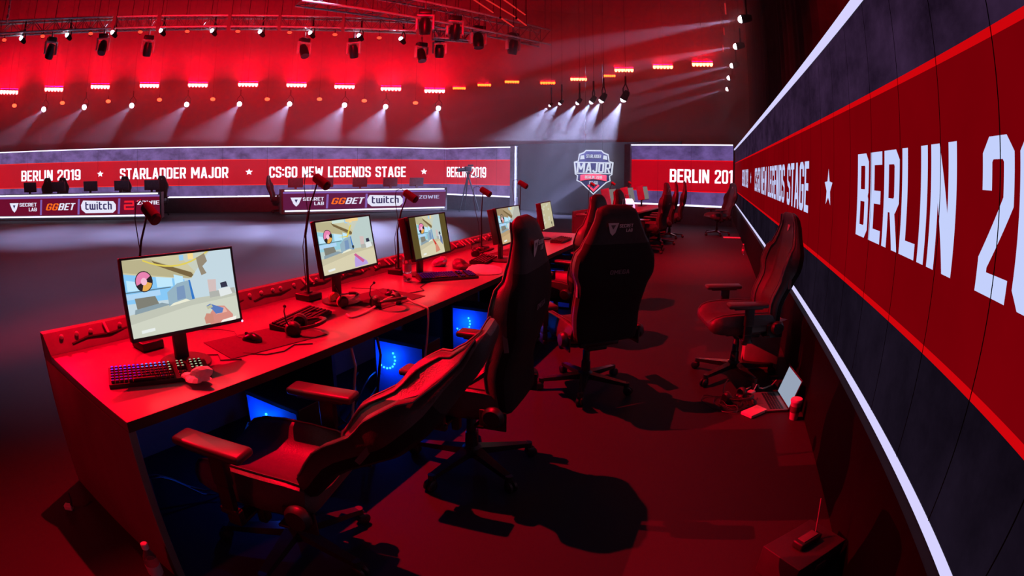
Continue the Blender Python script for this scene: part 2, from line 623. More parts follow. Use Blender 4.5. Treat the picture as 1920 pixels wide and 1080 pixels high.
def led_wall(label, p0, p1, ms, texts, stars, seams, group, ends=(False, False), strip=STRIP, flat=0.04):
    """p0 -> p1: left to right as read by somebody in front of it"""
    p0, p1 = Vector(p0), Vector(p1)
    d = p1 - p0
    L = d.length
    ax = d.normalized()
    ay = Vector((0, 0, 1))
    nr = ax.cross(ay)
    rz = math.atan2(ax.y, ax.x)
    t = thing('led_wall', label, 'screen', p0, rz, group)
    X, Y = Vector((1, 0, 0)), Vector((0, 0, 1))     # local: x along, -y towards the reader
    con, red, line, let, low = ms
    mb = MB()
    mb.box((L / 2, 0.07, (Z_TOP + Z_BOT) / 2), (L, 0.12, Z_TOP - Z_BOT), PLINTH)

    def rect(x0, x1, z0, z1, m, lift):
        mb.poly([(x0, z0), (x1, z0), (x1, z1), (x0, z1)], (0, 0.01, 0), X, Y, m, lift)
    e0, e1 = (0.2 if ends[0] else 0.0), (0.2 if ends[1] else 0.0)
    rect(e0, L - e1, Z_BOT + .04, Z_RB, low, .004)
    rect(e0, L - e1, Z_RT, Z_TOP - .03, con, .004)
    rect(e0, L - e1, Z_RB, Z_RT, red, .004)
    rect(e0, L - e1, Z_RB, Z_RB + .028, line, .006)
    rect(e0, L - e1, Z_RT - .028, Z_RT, line, .006)
    for s, x0, x1 in texts:
        put_text(mb, s, (x0, 0.01, 1.29), X, Y, x1 - x0, .412, let, .008)
    for x, sx in stars:
        put_star(mb, x, 1.505, .13, (0, 0.01, 0), X, Y, let, .008, sx)
    for x in seams:
        rect(x - .003, x + .003, Z_BOT + .04, Z_TOP - .03, SEAM, .010)
    mb.build_raw('screen', t)
    st = MB()
    st.box((L / 2, -0.02, Z_TOP - .012), (L - .02, .04, .035), strip)
    st.build('light_strip', t, 0)
    st = MB()
    st.box((L / 2, .01 - flat, Z_BOT + .02), (L - .02, flat, .05 if flat > .03 else .036), strip)
    st.build('light_strip', t, 0)
    pl = MB()
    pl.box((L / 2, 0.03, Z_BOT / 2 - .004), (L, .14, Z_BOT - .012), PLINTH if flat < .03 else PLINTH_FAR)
    pl.build('plinth', t, 0)
    for k, e in enumerate(ends):
        if e:
            eb = MB()
            eb.box(((.1 if k == 0 else L - .1), -0.02, Z_TOP / 2 + .01), (.2, .24, Z_TOP + .02), WALL_EDGE)
            eb.build('end_post', t, 0)
    return t


ms_near = led_mats('near_led', srgb(42, 26, 48), srgb(116, 0, 8), srgb(205, 4, 12), srgb(196, 208, 252), srgb(22, 15, 27))  # lower band painted darker for the panels' off-axis dimming
ms_far = led_mats('far_led', srgb(104, 82, 136), srgb(196, 22, 38), srgb(246, 48, 46), tuple(c * 1.5 for c in srgb(236, 236, 255)))  # haze veil put into the far wall colours
ms_farr = led_mats('far_right_led', srgb(92, 72, 128), srgb(188, 0, 22), srgb(246, 10, 24), tuple(c * 1.4 for c in srgb(240, 240, 255)))


def rw(s, z=0.0, off=0.0):
    return RW_O + RW_U * s + RW_N * off + Vector((0, 0, z))


S0, S1 = 19.6, -2.2      # far end and near end of the right wall, reading direction runs towards the camera
led_wall('long near LED wall along the aisle with huge white letters on a dark red band', rw(S0), rw(S1), ms_near,
         [('BERLIN 2019', S0 - 14.55, S0 - 12.1), ('CS:GO NEW LEGENDS STAGE', S0 - 10.15, S0 - 4.365), ('BERLIN', S0 - 2.83, S0 - 1.57), ('2019', S0 - 1.384, S0 - .62)],
         [(S0 - 11.25, 1.0), (S0 - 3.595, 1.0)], [S0 - (1.273 + .43 * k) for k in range(-7, 40)], 'LED walls around the stage', strip=STRIP_NEAR, flat=.012)
FA, FB, FC_, FD, FE = Vector((-20., 13.7, 0)), Vector((-2.7, 22., 0)), Vector((.16, 20.15, 0)), Vector((3.66, 17.14, 0)), Vector((6.62, 15.18, 0))
_d = (FB - FA).normalized()
led_wall('wide far LED wall on the left reading STARLADDER MAJOR behind the two opposite desks', FA - _d * 7, FB, ms_far,
         [('BERLIN 2019', 7.768, 10.865), ('STARLADDER MAJOR', 12.72, 17.336), ('CS:GO NEW LEGENDS STAGE', 18.98, 24.474)],
         [(11.81, 1.2), (18.174, 1.2), (25.235, 1.1)], [1.8 * k + .9 for k in range(15)], 'LED walls around the stage')
_d = (FC_ - FB).normalized()
led_wall('short far LED wall ending at the stage opening with BERLIN 2019 beside a tripod', FB, FC_, ms_far,
         [('BERLIN 2019', .03, 2.01)], [], [.62, 1.55, 2.5], 'LED walls around the stage', (False, True))
led_wall('far LED wall between the stage opening and the aisle, BERLIN 201 on it', FD, FE, ms_farr,
         [('BERLIN', 1.50, 2.79), ('201', 2.97, 3.535)], [], [1.1, 2.2], 'LED walls around the stage', (True, False))

# backdrop behind the stage opening with the tournament crest
BACK_M = mat('pale_grey_backdrop', (0.13, 0.125, 0.145), 0.8, 0, 0.08, 1.2)
pa, pb = Vector((-1.0, 23.0, 0)), Vector((5.6, 17.3, 0))
ax = (pb - pa).normalized()
bd = thing('backdrop_panel', 'tall grey backdrop panel filling the stage opening behind the crest', 'panel', pa, math.atan2(ax.y, ax.x))
mb = MB()
Lb = (pb - pa).length
mb.box((Lb / 2, .05, 1.32), (Lb, .08, 2.64), BACK_M)
mb.build('panel_board', bd, 0)
mb = MB()
for xx in (.3, Lb / 2, Lb - .3):
    mb.box((xx, .35, .7), (.08, .5, 1.4), BLACK_METAL)
mb.build('support_frame', bd, 0)

# crest
em_w = glow('crest_white', srgb(225, 232, 250), 0.9, False)
em_d = mat('crest_dark', (0.015, 0.013, 0.03), 0.7, spec=0.1)
em_r = mat('crest_red', (0.75, 0.03, 0.04), 0.5)
cc = at(1113, 321, 18.9)
fr = Vector((0, 0, CAM_H)) - cc
fr.z = 0
fr.normalize()
rt = Vector((-fr.y, fr.x, 0))
cr = thing('tournament_crest', 'shield-shaped white and red MAJOR crest hanging in the stage opening', 'sign', cc, math.atan2(rt.y, rt.x))
X, Y = Vector((1, 0, 0)), Vector((0, 0, 1))
shield = [(-.28, .74), (.28, .74), (.36, .66), (.52, .60), (.56, .36), (.70, .32), (.66, -.12), (.58, -.16), (.60, -.34), (.46, -.40), (0, -.82), (-.46, -.40), (-.60, -.34), (-.58, -.16), (-.66, -.12), (-.70, .32), (-.56, .36), (-.52, .60), (-.36, .66)]
mb = MB()
mb.poly(shield, (0, 0, 0), X, Y, em_w, .0, .06)
mb.poly([(x * .93, y * .94) for x, y in shield], (0, 0, 0), X, Y, em_d, .012, .01)
mb.build('shield', cr, 0)
mb = MB()
mb.poly([(-.64, -.10), (.64, -.10), (.68, .32), (-.68, .32)], (0, 0, 0), X, Y, em_w, .02)
mb.poly([(-.60, -.06), (.60, -.06), (.64, .28), (-.64, .28)], (0, 0, 0), X, Y, em_d, .024)
put_text(mb, 'MAJOR', (-.60, 0, -.05), X, Y, 1.18, .35, em_w, .030, .06, .05)
put_text(mb, 'STARLADDER', (-.26, 0, .46), X, Y, .52, .12, em_w, .030)
for sx in (-1, 1):
    mb.poly([(sx * .32, .42), (sx * .48, .40), (sx * .46, .54), (sx * .34, .56)], (0, 0, 0), X, Y, em_w, .024)
put_text(mb, 'CS:GO', (-.15, 0, -.46), X, Y, .30, .11, em_w, .030)
mb.poly([(-.22, -.50), (-.17, -.46), (0, -.62), (.17, -.46), (.22, -.50), (0, -.72)], (0, 0, 0), X, Y, em_r, .028)
mb.build_raw('emblem_lettering', cr)
mb = MB()
mb.poly([(-.46, -.34), (0, -.27), (.46, -.34), (.46, -.14), (0, -.09), (-.46, -.14)], (0, 0, 0), X, Y, em_r, .028, .02)
put_text(mb, 'BERLIN 2019', (-.30, 0, -.26), X, Y, .60, .10, em_w, .034)
mb.build('ribbon', cr, 0)
mb = MB()
for sx in (-.3, .3):
    mb.cyl((sx, .03, .7), (sx, .03, 11.5), .006, BLACK_METAL, n=6)
mb.build('hanging_wire', cr)

# ------------------------------------------------------------------ the player desk
DESK_L = 6.25
desk = thing('player_desk', 'long grey player desk running from the near left towards the stage opening', 'desk', DO, D_ROT)
mb = MB()
mb.box((DESK_L / 2, .45, .73), (DESK_L, .90, .04), DESK_TOP, bev=.004)
mb.build('tabletop', desk)
mb = MB()
mb.box((DESK_L / 2, -.0015, .73), (DESK_L, .003, .0405), mat('darkened_lip', (.03, .012, .012), .5))  # dark strip added so the wall's light does not grey the lip
mb.build('added_lip_strip', desk, 0)
for uu in (0.018, DESK_L - .018):
    mb = MB()
    mb.box((uu, .51, .353), (.036, 1.0, .706), DESK_SIDE, bev=.003)
    mb.build('end_panel', desk)
mb = MB()
mb.box((DESK_L / 2, 1.02, .40), (DESK_L, .03, .80), DESK_SIDE, bev=.003)
mb.build('front_panel', desk)
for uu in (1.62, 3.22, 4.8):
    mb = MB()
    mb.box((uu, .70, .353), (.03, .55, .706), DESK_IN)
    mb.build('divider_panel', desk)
mb = MB()     # sloping cable ledge at the back edge
mb.add([(0, .885, .751), (0, .90, .765), (0, .985, .832), (0, 1.035, .832), (0, 1.035, .70), (0, .985, .70), (0, .885, .70)] +
       [(DESK_L, y, z) for y, z in ((.885, .751), (.90, .765), (.985, .832), (1.035, .832), (1.035, .70), (.985, .70), (.885, .70))],
       [(0, 1, 2, 3, 4, 5, 6), (13, 12, 11, 10, 9, 8, 7)] + [(i, i + 7, (i + 1) % 7 + 7, (i + 1) % 7) for i in range(7)], RAIL_M)
mb.build('cable_ledge', desk, 30)
random.seed(11)
uc = .10
nclip = 0
while uc < 6.1 and nclip < 72:
    mb = MB()
    if random.random() < .4:
        mb.box((0, 0, .012), (.016, .07, .012), CLIP_M, Matrix.Rotation(R(38), 3, 'X'), .003)
    else:
        mb.ball((0, 0, .012), .013, CLIP_M, 8)
    o = mb.build('cable_clip', desk)
    o.location = (uc, .945, .80)
    uc += random.uniform(.05, .13)
    nclip += 1
for k in range(14):
    mb = MB()
    a = .15 + k * .43
    mb.tube([(a, .915, .775), (a + .1, .93, .79 + .012 * (k % 3)), (a + .24, .92, .786), (a + .36, .94, .79)], .008, CABLE_M, 6)
    mb.build('ledge_cable', desk)

# ------------------------------------------------------------------ monitors with game pictures
PIC = {}


def pc_(name, rgb, k=1.0):
    return glow('picture_' + name, srgb(*rgb), k, False)


def game_picture(mb, W, H, variant):
    """a blurred first-person view of a room, as flat colour shapes on the lit panel"""
    o = (-W / 2, 0, -H / 2)
    X, Z = Vector((W, 0, 0)), Vector((0, 0, H))
    lift = [0.0006]

    def P(pts, rgb, name):
        lift[0] += 0.00012
        mb.poly(pts, o, X, Z, pc_(name, rgb), lift[0])

    def Q(x0, y0, x1, y1, rgb, name):
        P([(x0, y0), (x1, y0), (x1, y1), (x0, y1)], rgb, name)

    def disc(cx, cy, r, rgb, name, a0=0, a1=360, asp=None):
        asp = asp or H / W
        n = 18
        full = a1 - a0 >= 360
        pts = [(cx + r * asp * math.cos(R(a0 + (a1 - a0) * k / n)), cy + r * math.sin(R(a0 + (a1 - a0) * k / n))) for k in range(n if full else n + 1)]
        P(pts if full else [(cx, cy)] + pts, rgb, name)
    if variant == 5:
        Q(0, 0, 1, 1, (196, 188, 152), 'sand')
        for k in range(16):
            x, y = random.uniform(.05, .8), random.uniform(.1, .9)
            P([(x, y), (x + .12, y + .03), (x + .1, y + .10), (x - .03, y + .07)], (206, 204, 180), 'pale_sand')
        disc(.82, .16, .06, (40, 35, 30), 'speck')
        P([(.80, .0), (.83, .0), (.84, .14), (.81, .14)], (40, 35, 30), 'speck')
        disc(.18, .72, .07, (170, 160, 130), 'sand_dim')
        return
    x0, x1 = (.17, .83) if variant == 3 else (0, 1)

    def m(x):
        return x0 + (x1 - x0) * x
    if variant == 3:
        Q(0, 0, 1, 1, (92, 78, 40), 'olive_bar')
    sky = (196, 216, 226) if variant == 1 else (188, 206, 202)
    flo = (208, 212, 196) if variant == 1 else (216, 208, 176)
    if variant == 4:
        sky, flo = (184, 184, 172), (202, 172, 128)
    n_ = str(variant)
    Q(m(0), 0, m(1), 1, sky, 'wall' + n_)
    P([(m(0), .0), (m(1), .0), (m(1), .38), (m(.5), .37), (m(0), .30)], flo, 'ground' + n_)
    P([(m(0), .18), (m(.55), .30), (m(1), .33), (m(1), .38), (m(.5), .39), (m(0), .30)], tuple(int(c * .93) for c in flo), 'ground_far' + n_)
    P([(m(0), .80), (m(.60), .66), (m(.64), .74), (m(.50), 1), (m(0), 1)], (206, 200, 164) if variant < 4 else (176, 156, 122), 'ceiling' + n_)
    P([(m(0), .84), (m(.58), .66), (m(.62), .73), (m(.25), .97), (m(0), .99)], (186, 178, 140) if variant < 4 else (160, 138, 104), 'beam' + n_)
    P([(m(.26), .95), (m(.60), .74), (m(.62), .70), (m(.595), .67), (m(.30), .88)], (120, 100, 66), 'beam_edge' + n_)
    P([(m(.50), 1), (m(.64), .74), (m(.80), 1)], (200, 206, 190), 'upper_wall' + n_)
    blue = (136, 200, 246) if variant == 1 else (150, 204, 220)
    P([(m(0), .44), (m(.53), .42), (m(.53), .66), (m(0), .82)], blue, 'window' + n_)
    for k, (a, b) in enumerate(((.02, .12), (.28, .42), (.44, .52))):
        P([(m(a), .60), (m(b), .59), (m(b), .70), (m(a), .74)], (192, 232, 252), 'window_pane' + n_)
    P([(m(0), .49), (m(.30), .50), (m(.30), .57), (m(0), .56)], (176, 214, 246), 'shelf_light' + n_)
    P([(m(.0), .575), (m(.40), .575), (m(.40), .59), (m(0), .59)], (96, 128, 150), 'sill' + n_)
    P([(m(.36), .34), (m(.60), .38), (m(.575), .64), (m(.46), .62), (m(.36), .52)], (150, 178, 194), 'doorway' + n_)
    P([(m(.44), .40), (m(.52), .41), (m(.52), .58), (m(.45), .57)], (122, 150, 188), 'far_door' + n_)
    P([(m(.575), .38), (m(.60), .38), (m(.58), .64), (m(.565), .64)], (54, 120, 200), 'door_edge' + n_)
    P([(m(.08), .35), (m(.28), .37), (m(.25), .50), (m(.07), .50)], (128, 128, 118), 'crate' + n_)
    P([(m(.05), .30), (m(.38), .36), (m(.30), .40), (m(.06), .36)], (140, 160, 170), 'crate_shade' + n_)
    P([(m(.36), .335), (m(.56), .37), (m(.52), .40), (m(.40), .37)], (236, 236, 214), 'light_patch' + n_)
    P([(m(.74), .44), (m(.81), .44), (m(.82), .60), (m(.74), .61)], (212, 190, 188), 'poster' + n_)
    P([(m(.74), .36), (m(.99), .37), (m(.99), .45), (m(.74), .44)], (176, 178, 172), 'table' + n_)
    P([(m(.84), .35), (m(.96), .37), (m(.94), .47), (m(.83), .46)], (226, 232, 232), 'white_chair' + n_)
    P([(m(.86), .47), (m(.925), .475), (m(.915), .55), (m(.855), .54)], (54, 54, 74), 'laptop' + n_)
    if variant == 1:
        for k in range(10):
            t0, t1 = k / 10, (k + 1) / 10

            def cab(t):
                return (.18 + .62 * t, .955 - .14 * math.sin(math.pi * t) ** .9 + .05 * t)
            (xa, ya), (xb, yb) = cab(t0), cab(t1)
            P([(xa, ya), (xb, yb), (xb, yb + .022), (xa, ya + .022)], (226, 206, 92), 'yellow_cable')
        P([(.66, .92), (.74, .97), (.76, .86), (.71, .80), (.74, .70), (.69, .68), (.67, .80)], (150, 138, 118), 'scorch')
    elif variant == 2:
        P([(.34, .66), (.52, .63), (.62, .86), (.60, .87), (.50, .66)], (196, 182, 110), 'yellow_cable')
    # radar disc
    rx, ry, rr = (m(.17), .70, .135)
    disc(rx, ry, rr, (44, 36, 40), 'radar')
    disc(rx, ry, rr * .9, (232, 130, 176) if variant != 4 else (150, 130, 110), 'radar_pink' + n_, 30, 200)
    disc(rx, ry, rr * .9, (232, 172, 84) if variant != 4 else (216, 150, 140), 'radar_amber' + n_, 250, 345)
    disc(rx, ry, rr * .35, (244, 190, 214), 'radar_core' + n_)
    # score badges
    Q(m(.505), .91, m(.545), .98, (150, 205, 244), 'badge_blue')
    Q(m(.585), .91, m(.635), .99, (248, 218, 146), 'badge_amber')
    if variant == 2:
        Q(.28, .93, .50, .99, (206, 226, 216), 'panel_pale')
        Q(.52, .93, .76, .99, (242, 206, 144), 'panel_amber')
    # hands and weapon
    if variant == 1:
        P([(.70, .0), (.92, .0), (.93, .08), (.86, .22), (.78, .24), (.72, .16)], (214, 142, 130), 'hand')
        P([(.66, .02), (.74, .02), (.74, .14), (.68, .16), (.655, .1)], (206, 140, 122), 'hand_other')
        P([(.77, .12), (.88, .13), (.86, .20), (.80, .22)], (236, 176, 160), 'hand_lit')
        P([(.69, .26), (.73, .28), (.85, .19), (.83, .13), (.77, .13), (.74, .20)], (92, 124, 190), 'weapon_blue')
        P([(.69, .25), (.74, .27), (.75, .23), (.70, .21)], (190, 190, 160), 'muzzle')
        P([(.80, .0), (.95, .0), (.96, .05), (.82, .03)], (248, 240, 232), 'hud_pale')
    elif variant == 2:
        P([(.56, .02), (.82, .03), (.80, .10), (.70, .20), (.60, .26), (.57, .16)], (186, 160, 226), 'weapon_violet')
        P([(.57, .27), (.61, .29), (.76, .12), (.72, .08)], (206, 96, 150), 'weapon_pink')
        disc(.585, .43, .035, (50, 60, 66), 'figure')
    elif variant == 3:
        P([(m(.60), .05), (m(.80), .08), (m(.74), .20), (m(.66), .32), (m(.58), .34), (m(.62), .20)], (214, 140, 116), 'hand_three')
        P([(m(.54), .40), (m(.60), .38), (m(.68), .26), (m(.62), .24)], (206, 60, 50), 'weapon_red')
        P([(m(.86), .30), (m(.95), .20), (m(.97), .38), (m(.88), .50)], (110, 130, 170), 'drawer_blue')
    elif variant == 4:
        P([(.72, .02), (.92, .03), (.90, .14), (.84, .20), (.76, .22), (.72, .12)], (110, 200, 60), 'weapon_green')
        P([(.66, .32), (.70, .34), (.78, .22), (.74, .18)], (186, 120, 130), 'weapon_rose')
        P([(.30, .52), (.42, .55), (.44, .40), (.34, .38)], (206, 222, 224), 'bright_gap')
        disc(.56, .42, .03, (60, 54, 50), 'figure')
    P([(m(.08), .05), (m(.20), .06), (m(.20), .10), (m(.08), .09)], (232, 238, 236), 'hud_left' + n_)


MON = [(.517, .306, 1.078, 7.6, 9, 1, 'first monitor of the desk, behind the keyboard with blue lights'),
       (1.862, .485, 1.118, -2, 11, 2, 'second monitor of the desk, violet weapon on its picture, two headsets before it'),
       (2.903, .509, 1.066, -.6, 11, 3, 'third monitor of the desk with olive bars beside the picture, bottle at its side'),
       (3.843, .222, 1.085, -.7, 12, 4, 'fourth monitor of the desk showing a green weapon'),
       (5.527, .448, 1.032, -3.7, 11, 5, 'fifth and farthest monitor of the desk with a plain sand-coloured picture')]
for u, v, z, yaw, tilt, var, lab in MON:
    p = D(u, v)
    t = thing('gaming_monitor', lab, 'monitor', (p.x, p.y, .75), D_ROT - R(yaw), 'monitors on the near desk')
    h = z - .75
    Mt = Matrix.Rotation(R(-tilt), 3, 'X')
    W, H = .565, .335
    mb = MB()
    mb.box((0, 0, 0), (W, .03, H), MONITOR_M, None, .006)
    mb.box((0, .028, 0), (W * .7, .04, H * .6), MONITOR_M, None, .014)
    for (cx, cz, sx, sz) in ((0, H / 2 - .005, W, .010), (0, -H / 2 + .008, W, .016), (-W / 2 + .005, 0, .010, H), (W / 2 - .005, 0, .010, H)):
        mb.box((cx, -.017, cz), (sx, .010, sz), MONITOR_M, None, .002)
    o = mb.build('bezel', t)
    o.matrix_local = Matrix.Translation((0, 0, h)) @ Mt.to_4x4()
    mb = MB()
    random.seed(40 + var)
    game_picture(mb, W - .018, H - .022, var)
    s = mb.build_raw('screen', t)
    s.matrix_local = Matrix.Translation((0, 0, h)) @ Mt.to_4x4() @ Matrix.Translation((0, -.0165, .004))
    mb = MB()
    mb.box((0, .085, .17), (.07, .03, .32), MONITOR_M, None, .008)
    mb.box((0, .05, h - .02), (.10, .07, .10), MONITOR_M, None, .01)
    mb.build('stand_neck', t)
    mb = MB()
    mb.lathe([(0.001, 0.001), (.125, .001), (.125, .012), (.05, .02), (.001, .02)], MONITOR_M, (0, .05, 0), None, 28)
    mb.build('stand_base', t)
    if var == 1:
        mb = MB()
        mb.ball((W / 2 - .004, -.02, -H / 2 + .002), .006, glow('power_light', srgb(235, 200, 255), 1.5, False), 8)
        o = mb.build('power_light', t)
        o.matrix_local = Matrix.Translation((0, 0, h)) @ Mt.to_4x4()
    if var in (3, 4, 5):
        mb = MB()
        mb.box((-W / 2 - .012, .028 - .05 * (var == 5), .01), (.014, .06, H * .92), MONITOR_M, None, .004)
        o = mb.build('side_shield', t)
        o.matrix_local = Matrix.Translation((0, 0, h)) @ Mt.to_4x4()

# ------------------------------------------------------------------ microphones on goosenecks
MIC = [(.50, .68, 1.386, (283, 400), 'desk microphone with a black foam head behind the first monitor'),
       (1.79, .76, 1.503, (603, 341), 'tall gooseneck microphone at the left edge of the second monitor'),
       (2.85, .765, 1.370, (770, 368), 'gooseneck microphone behind the water bottle'),
       (4.30, .72, 1.358, (911, 360), 'gooseneck microphone left of the fourth monitor'),
       (5.35, .71, 1.413, (981, 346), 'farthest gooseneck microphone, seen against the stage opening')]
FOAM = mat('microphone_foam', (0.05, 0.04, 0.04), 0.9, 0, .2, 90, .3)
for u, v, hz_, hp, lab in MIC:
    b = D(u, v, .75)
    dist = math.hypot(b.x, b.y)
    hd = at(hp[0], hp[1], dist)
    t = thing('gooseneck_microphone', lab, 'microphone', b, 0, 'microphones on the near desk')
    h = hd - b
    mb = MB()
    mb.box((0, 0, .022), (.13, .13, .043), BLACK_PLASTIC, rotz(D_ROT), .008)
    mb.box((.0, -.0, .046), (.05, .03, .008), BLACK_METAL, rotz(D_ROT), .002)
    mb.build('base', t)
    mb = MB()
    ax_ = Vector((.82, -.28, -.50)).normalized()
    e = h - ax_ * .035
    mb.tube([(0, 0, .04), (0, 0, .20), (-.004, 0, h.z * .55), (e.x * .35, e.y * .35, h.z * .80), (e.x * .8, e.y * .8, h.z * .94), e], [.0095, .009, .007, .006, .0055, .0055], BLACK_METAL)
    mb.build('gooseneck', t)
    mb = MB()
    mb.cyl(h - ax_ * .055, h + ax_ * .05, .031, FOAM, .033, 16)
    mb.cyl(h + ax_ * .05, h + ax_ * .062, .033, FOAM, .024, 16)
    mb.cyl(h - ax_ * .066, h - ax_ * .055, .022, FOAM, .031, 16)
    mb.build('foam_windscreen', t)
    mb = MB()
    k0 = h - ax_ * .06
    mb.tube([k0, k0 + Vector((-.03, 0, .03)), k0 + Vector((-.075, .01, .015)), k0 + Vector((-.085, .01, -.06)), k0 + Vector((-.06, .01, -.22)), Vector((-.03, .01, h.z * .45)), Vector((-.02, .01, .12)), Vector((-.03, .03, .03))], .0028, CABLE_M, 6)
    mb.build('cable', t)

# ------------------------------------------------------------------ keyboards
KEY_M = mat('keycap', (0.02, 0.02, 0.022), 0.5)


def keyboard(label, u, v, rot, lit, L=.46, W_=.16):
    p = D(u, v, .75)
    t = thing('gaming_keyboard', label, 'keyboard', p, D_ROT + R(rot), 'keyboards on the near desk')
    mb = MB()
    mb.add([(sx * L / 2, sy * W_ / 2, z) for sx, sy, z in ((-1, -1, .002), (1, -1, .002), (1, 1, .002), (-1, 1, .002), (-1, -1, .018), (1, -1, .018), (1, 1, .034), (-1, 1, .034))],
           [(3, 2, 1, 0), (4, 5, 6, 7), (0, 1, 5, 4), (1, 2, 6, 5), (2, 3, 7, 6), (3, 0, 4, 7)], BLACK_PLASTIC)
    mb.build('case', t, 20)
    keys = MB()
    random.seed(3)
    for row in range(6):
        y = W_ / 2 - .018 - row * .0245
        z = .034 - (W_ / 2 - y) / W_ * .016
        x = -L / 2 + .02
        while x < L / 2 - .018:
            fx = (x + L / 2) / L
            gap = (.655 < fx < .675) or (.795 < fx < .815)
            if not gap and not (fx > .675 and fx < .80 and row in (3,)):
                wide = .10 if (row == 5 and .25 < fx < .45) else .0165
                keys.box((x + wide / 2 - .008, y, z + .006), (wide, .017, .010), KEY_M, None, .002)
                x += wide - .0165
                if lit:
                    if fx < .35:
                        c, s = ((90, 30, 255), 1.3) if row < 2 else ((150, 10, 170), .5)
                    elif fx < .62:
                        c, s = ((40, 120, 255), 1.2) if row < 2 else ((130, 20, 60), .35)
                    else:
                        c, s = ((170, 190, 150), .7)
                    if lit == 2:
                        c, s = (100, 20, 170), .35
                    if fx > .4 and row > 3 and lit == 1:
                        c, s = (110, 20, 30), .2
                    keys.box((x + wide / 2 - .008, y + .001, z + .0113), (.009, .008, .0012), glow('key_light_%d_%d_%d' % c, srgb(*c), s * 1.6, False))
            x += .0205
    keys.build('keys', t, 0)
    return t


keyboard('keyboard with rows of blue and violet lights at the near end of the desk', .33, .29, -25.5, 1)
keyboard('dark keyboard lying askew on the desk left of the first headset', 1.375, .42, 13, 0, .44, .15)
keyboard('keyboard with a faint violet glow in front of the third monitor', 2.875, .33, -42, 2)
keyboard('dark keyboard before the fourth monitor, half behind the chair', 3.72, .42, 8, 0, .40, .14)
keyboard('farthest keyboard, before the fifth monitor at the desk end', 5.40, .20, 0, 0, .42, .14)

# ------------------------------------------------------------------ mouse pads and mice


def pad(label, u, v, w, d, rot):
    p = D(u, v, .7502)
    mb = MB()
    mb.box((0, 0, .002), (w, d, .0036), PAD_M, None, .0015)
    o = mb.build('mouse_pad')
    o.location = p
    o.rotation_euler = (0, 0, D_ROT + R(rot))
    return tag(o, label, 'mouse pad', 'mouse pads on the near desk')


pad('mouse pad to the right of the first monitor, mouse on it', 1.02, .34, .58, .30, -9)
pad('mouse pad before the second monitor, under its headset and cable', 2.08, .38, .46, .38, -6)
pad('mouse pad before the fourth monitor', 4.35, .36, .44, .36, -4)


def mouse(label, u, v, rot):
    p = D(u, v, .754)
    t = thing('computer_mouse', label, 'mouse', p, D_ROT + R(rot), 'mice on the near desk')
    prof = []
    for k in range(9):
        s = k / 8
        y = -.062 + .124 * s
        hw = .031 * (1 - (2 * s - 1) ** 4) ** .5 + .001
        hh = .040 * math.sin(math.pi * (s * .82 + .12)) ** 1.1
        prof.append([(hw * math.cos(a), y, max(0.001, hh * math.sin(a) ** .8 if math.sin(a) > 0 else .001)) for a in [math.pi * j / 10 for j in range(11)]])
    mb = MB()
    mb.rings(prof, mat('mouse_shell', (.02, .02, .02), .22))
    mb.build('shell', t)
    mb = MB()
    mb.cyl((-.004, .034, .030), (.004, .034, .030), .010, mat('mouse_wheel_rubber', (.06, .06, .06), .6))
    mb.build('scroll_wheel', t)
    mb = MB()
    mb.tube([(0, .06, .006), (.01, .11, .004), (.06, .17, .004), (.05, .26, .004), (-.02, .36, .004)], .002, CABLE_M, 6)
    mb.build('cable', t)


mouse('black mouse with a shiny back on the pad right of the first monitor', .955, .37, 12)
mouse('black mouse on the mouse pad before the second monitor', 2.18, .36, -5)

# ------------------------------------------------------------------ headsets


def headset(label, p, rz, tilt=0.0, pad_m=None, band_m=None, cup_m=None, s=1.0):
    t = thing('headset', label, 'headset', p, rz, 'headsets')
    t.scale = (s, s, s)
    bm_ = band_m or BLACK_PLASTIC
    Mt = Matrix.Rotation(tilt, 4, 'X')
    mb = MB()
    arc = [(.085 * math.cos(a), .0, .085 * math.sin(a) * 1.15) for a in [math.pi * k / 14 for k in range(15)]]
    arc = [(.078, 0, -.055)] + arc + [(-.078, 0, -.055)]
    mb.tube(arc, .009, bm_, 8)
    mb.tube([(x * .95, y, z * .93) for x, y, z in arc[4:-4]], .012, LEATHER, 8)
    o = mb.build('headband', t)
    o.matrix_local = Mt
    for sx in (-1, 1):
        mb = MB()
        M = Matrix.Rotation(sx * math.pi / 2, 3, 'Y')
        mb.lathe([(.001, .026), (.030, .024), (.042, .012), (.043, 0), (.001, 0)], cup_m or BLACK_PLASTIC, (sx * .078, 0, -.065), M, 20)
        o = mb.build('ear_cup', t)
        o.matrix_local = Mt
        mb = MB()
        mb.lathe([(.018, -.004), (.034, -.022), (.044, -.012), (.043, 0), (.018, 0)], pad_m or LEATHER, (sx * .078, 0, -.065), M, 20)
        q = mb.build('ear_cushion', o)
    mb = MB()
    mb.tube([(-.085, 0, -.07), (-.10, .05, -.08), (-.08, .10, -.085), (-.05, .12, -.085)], .004, BLACK_PLASTIC, 6)
    mb.ball((-.05, .12, -.085), .009, FOAM, 8)
    o = mb.build('microphone_boom', t)
    o.matrix_local = Mt
    return t


headset('black headset lying on the desk beside the askew keyboard', D(1.255, .255, .797), D_ROT + R(30), R(78))
headset('headset with a red-lit band lying beside the pale braided cable', D(1.93, .19, .797), D_ROT + R(-20), R(75))
headset('headset with glowing orange ear pads behind the pale braided cable', D(1.83, .47, .797), D_ROT + R(65), R(80), mat('tan_ear_cushion', (.75, .42, .25), .5), mat('pale_headband', (.55, .5, .5), .4), s=.85)
headset('black headset at the foot of the microphone by the fourth monitor', D(4.02, .56, .797), D_ROT + R(10), R(75))

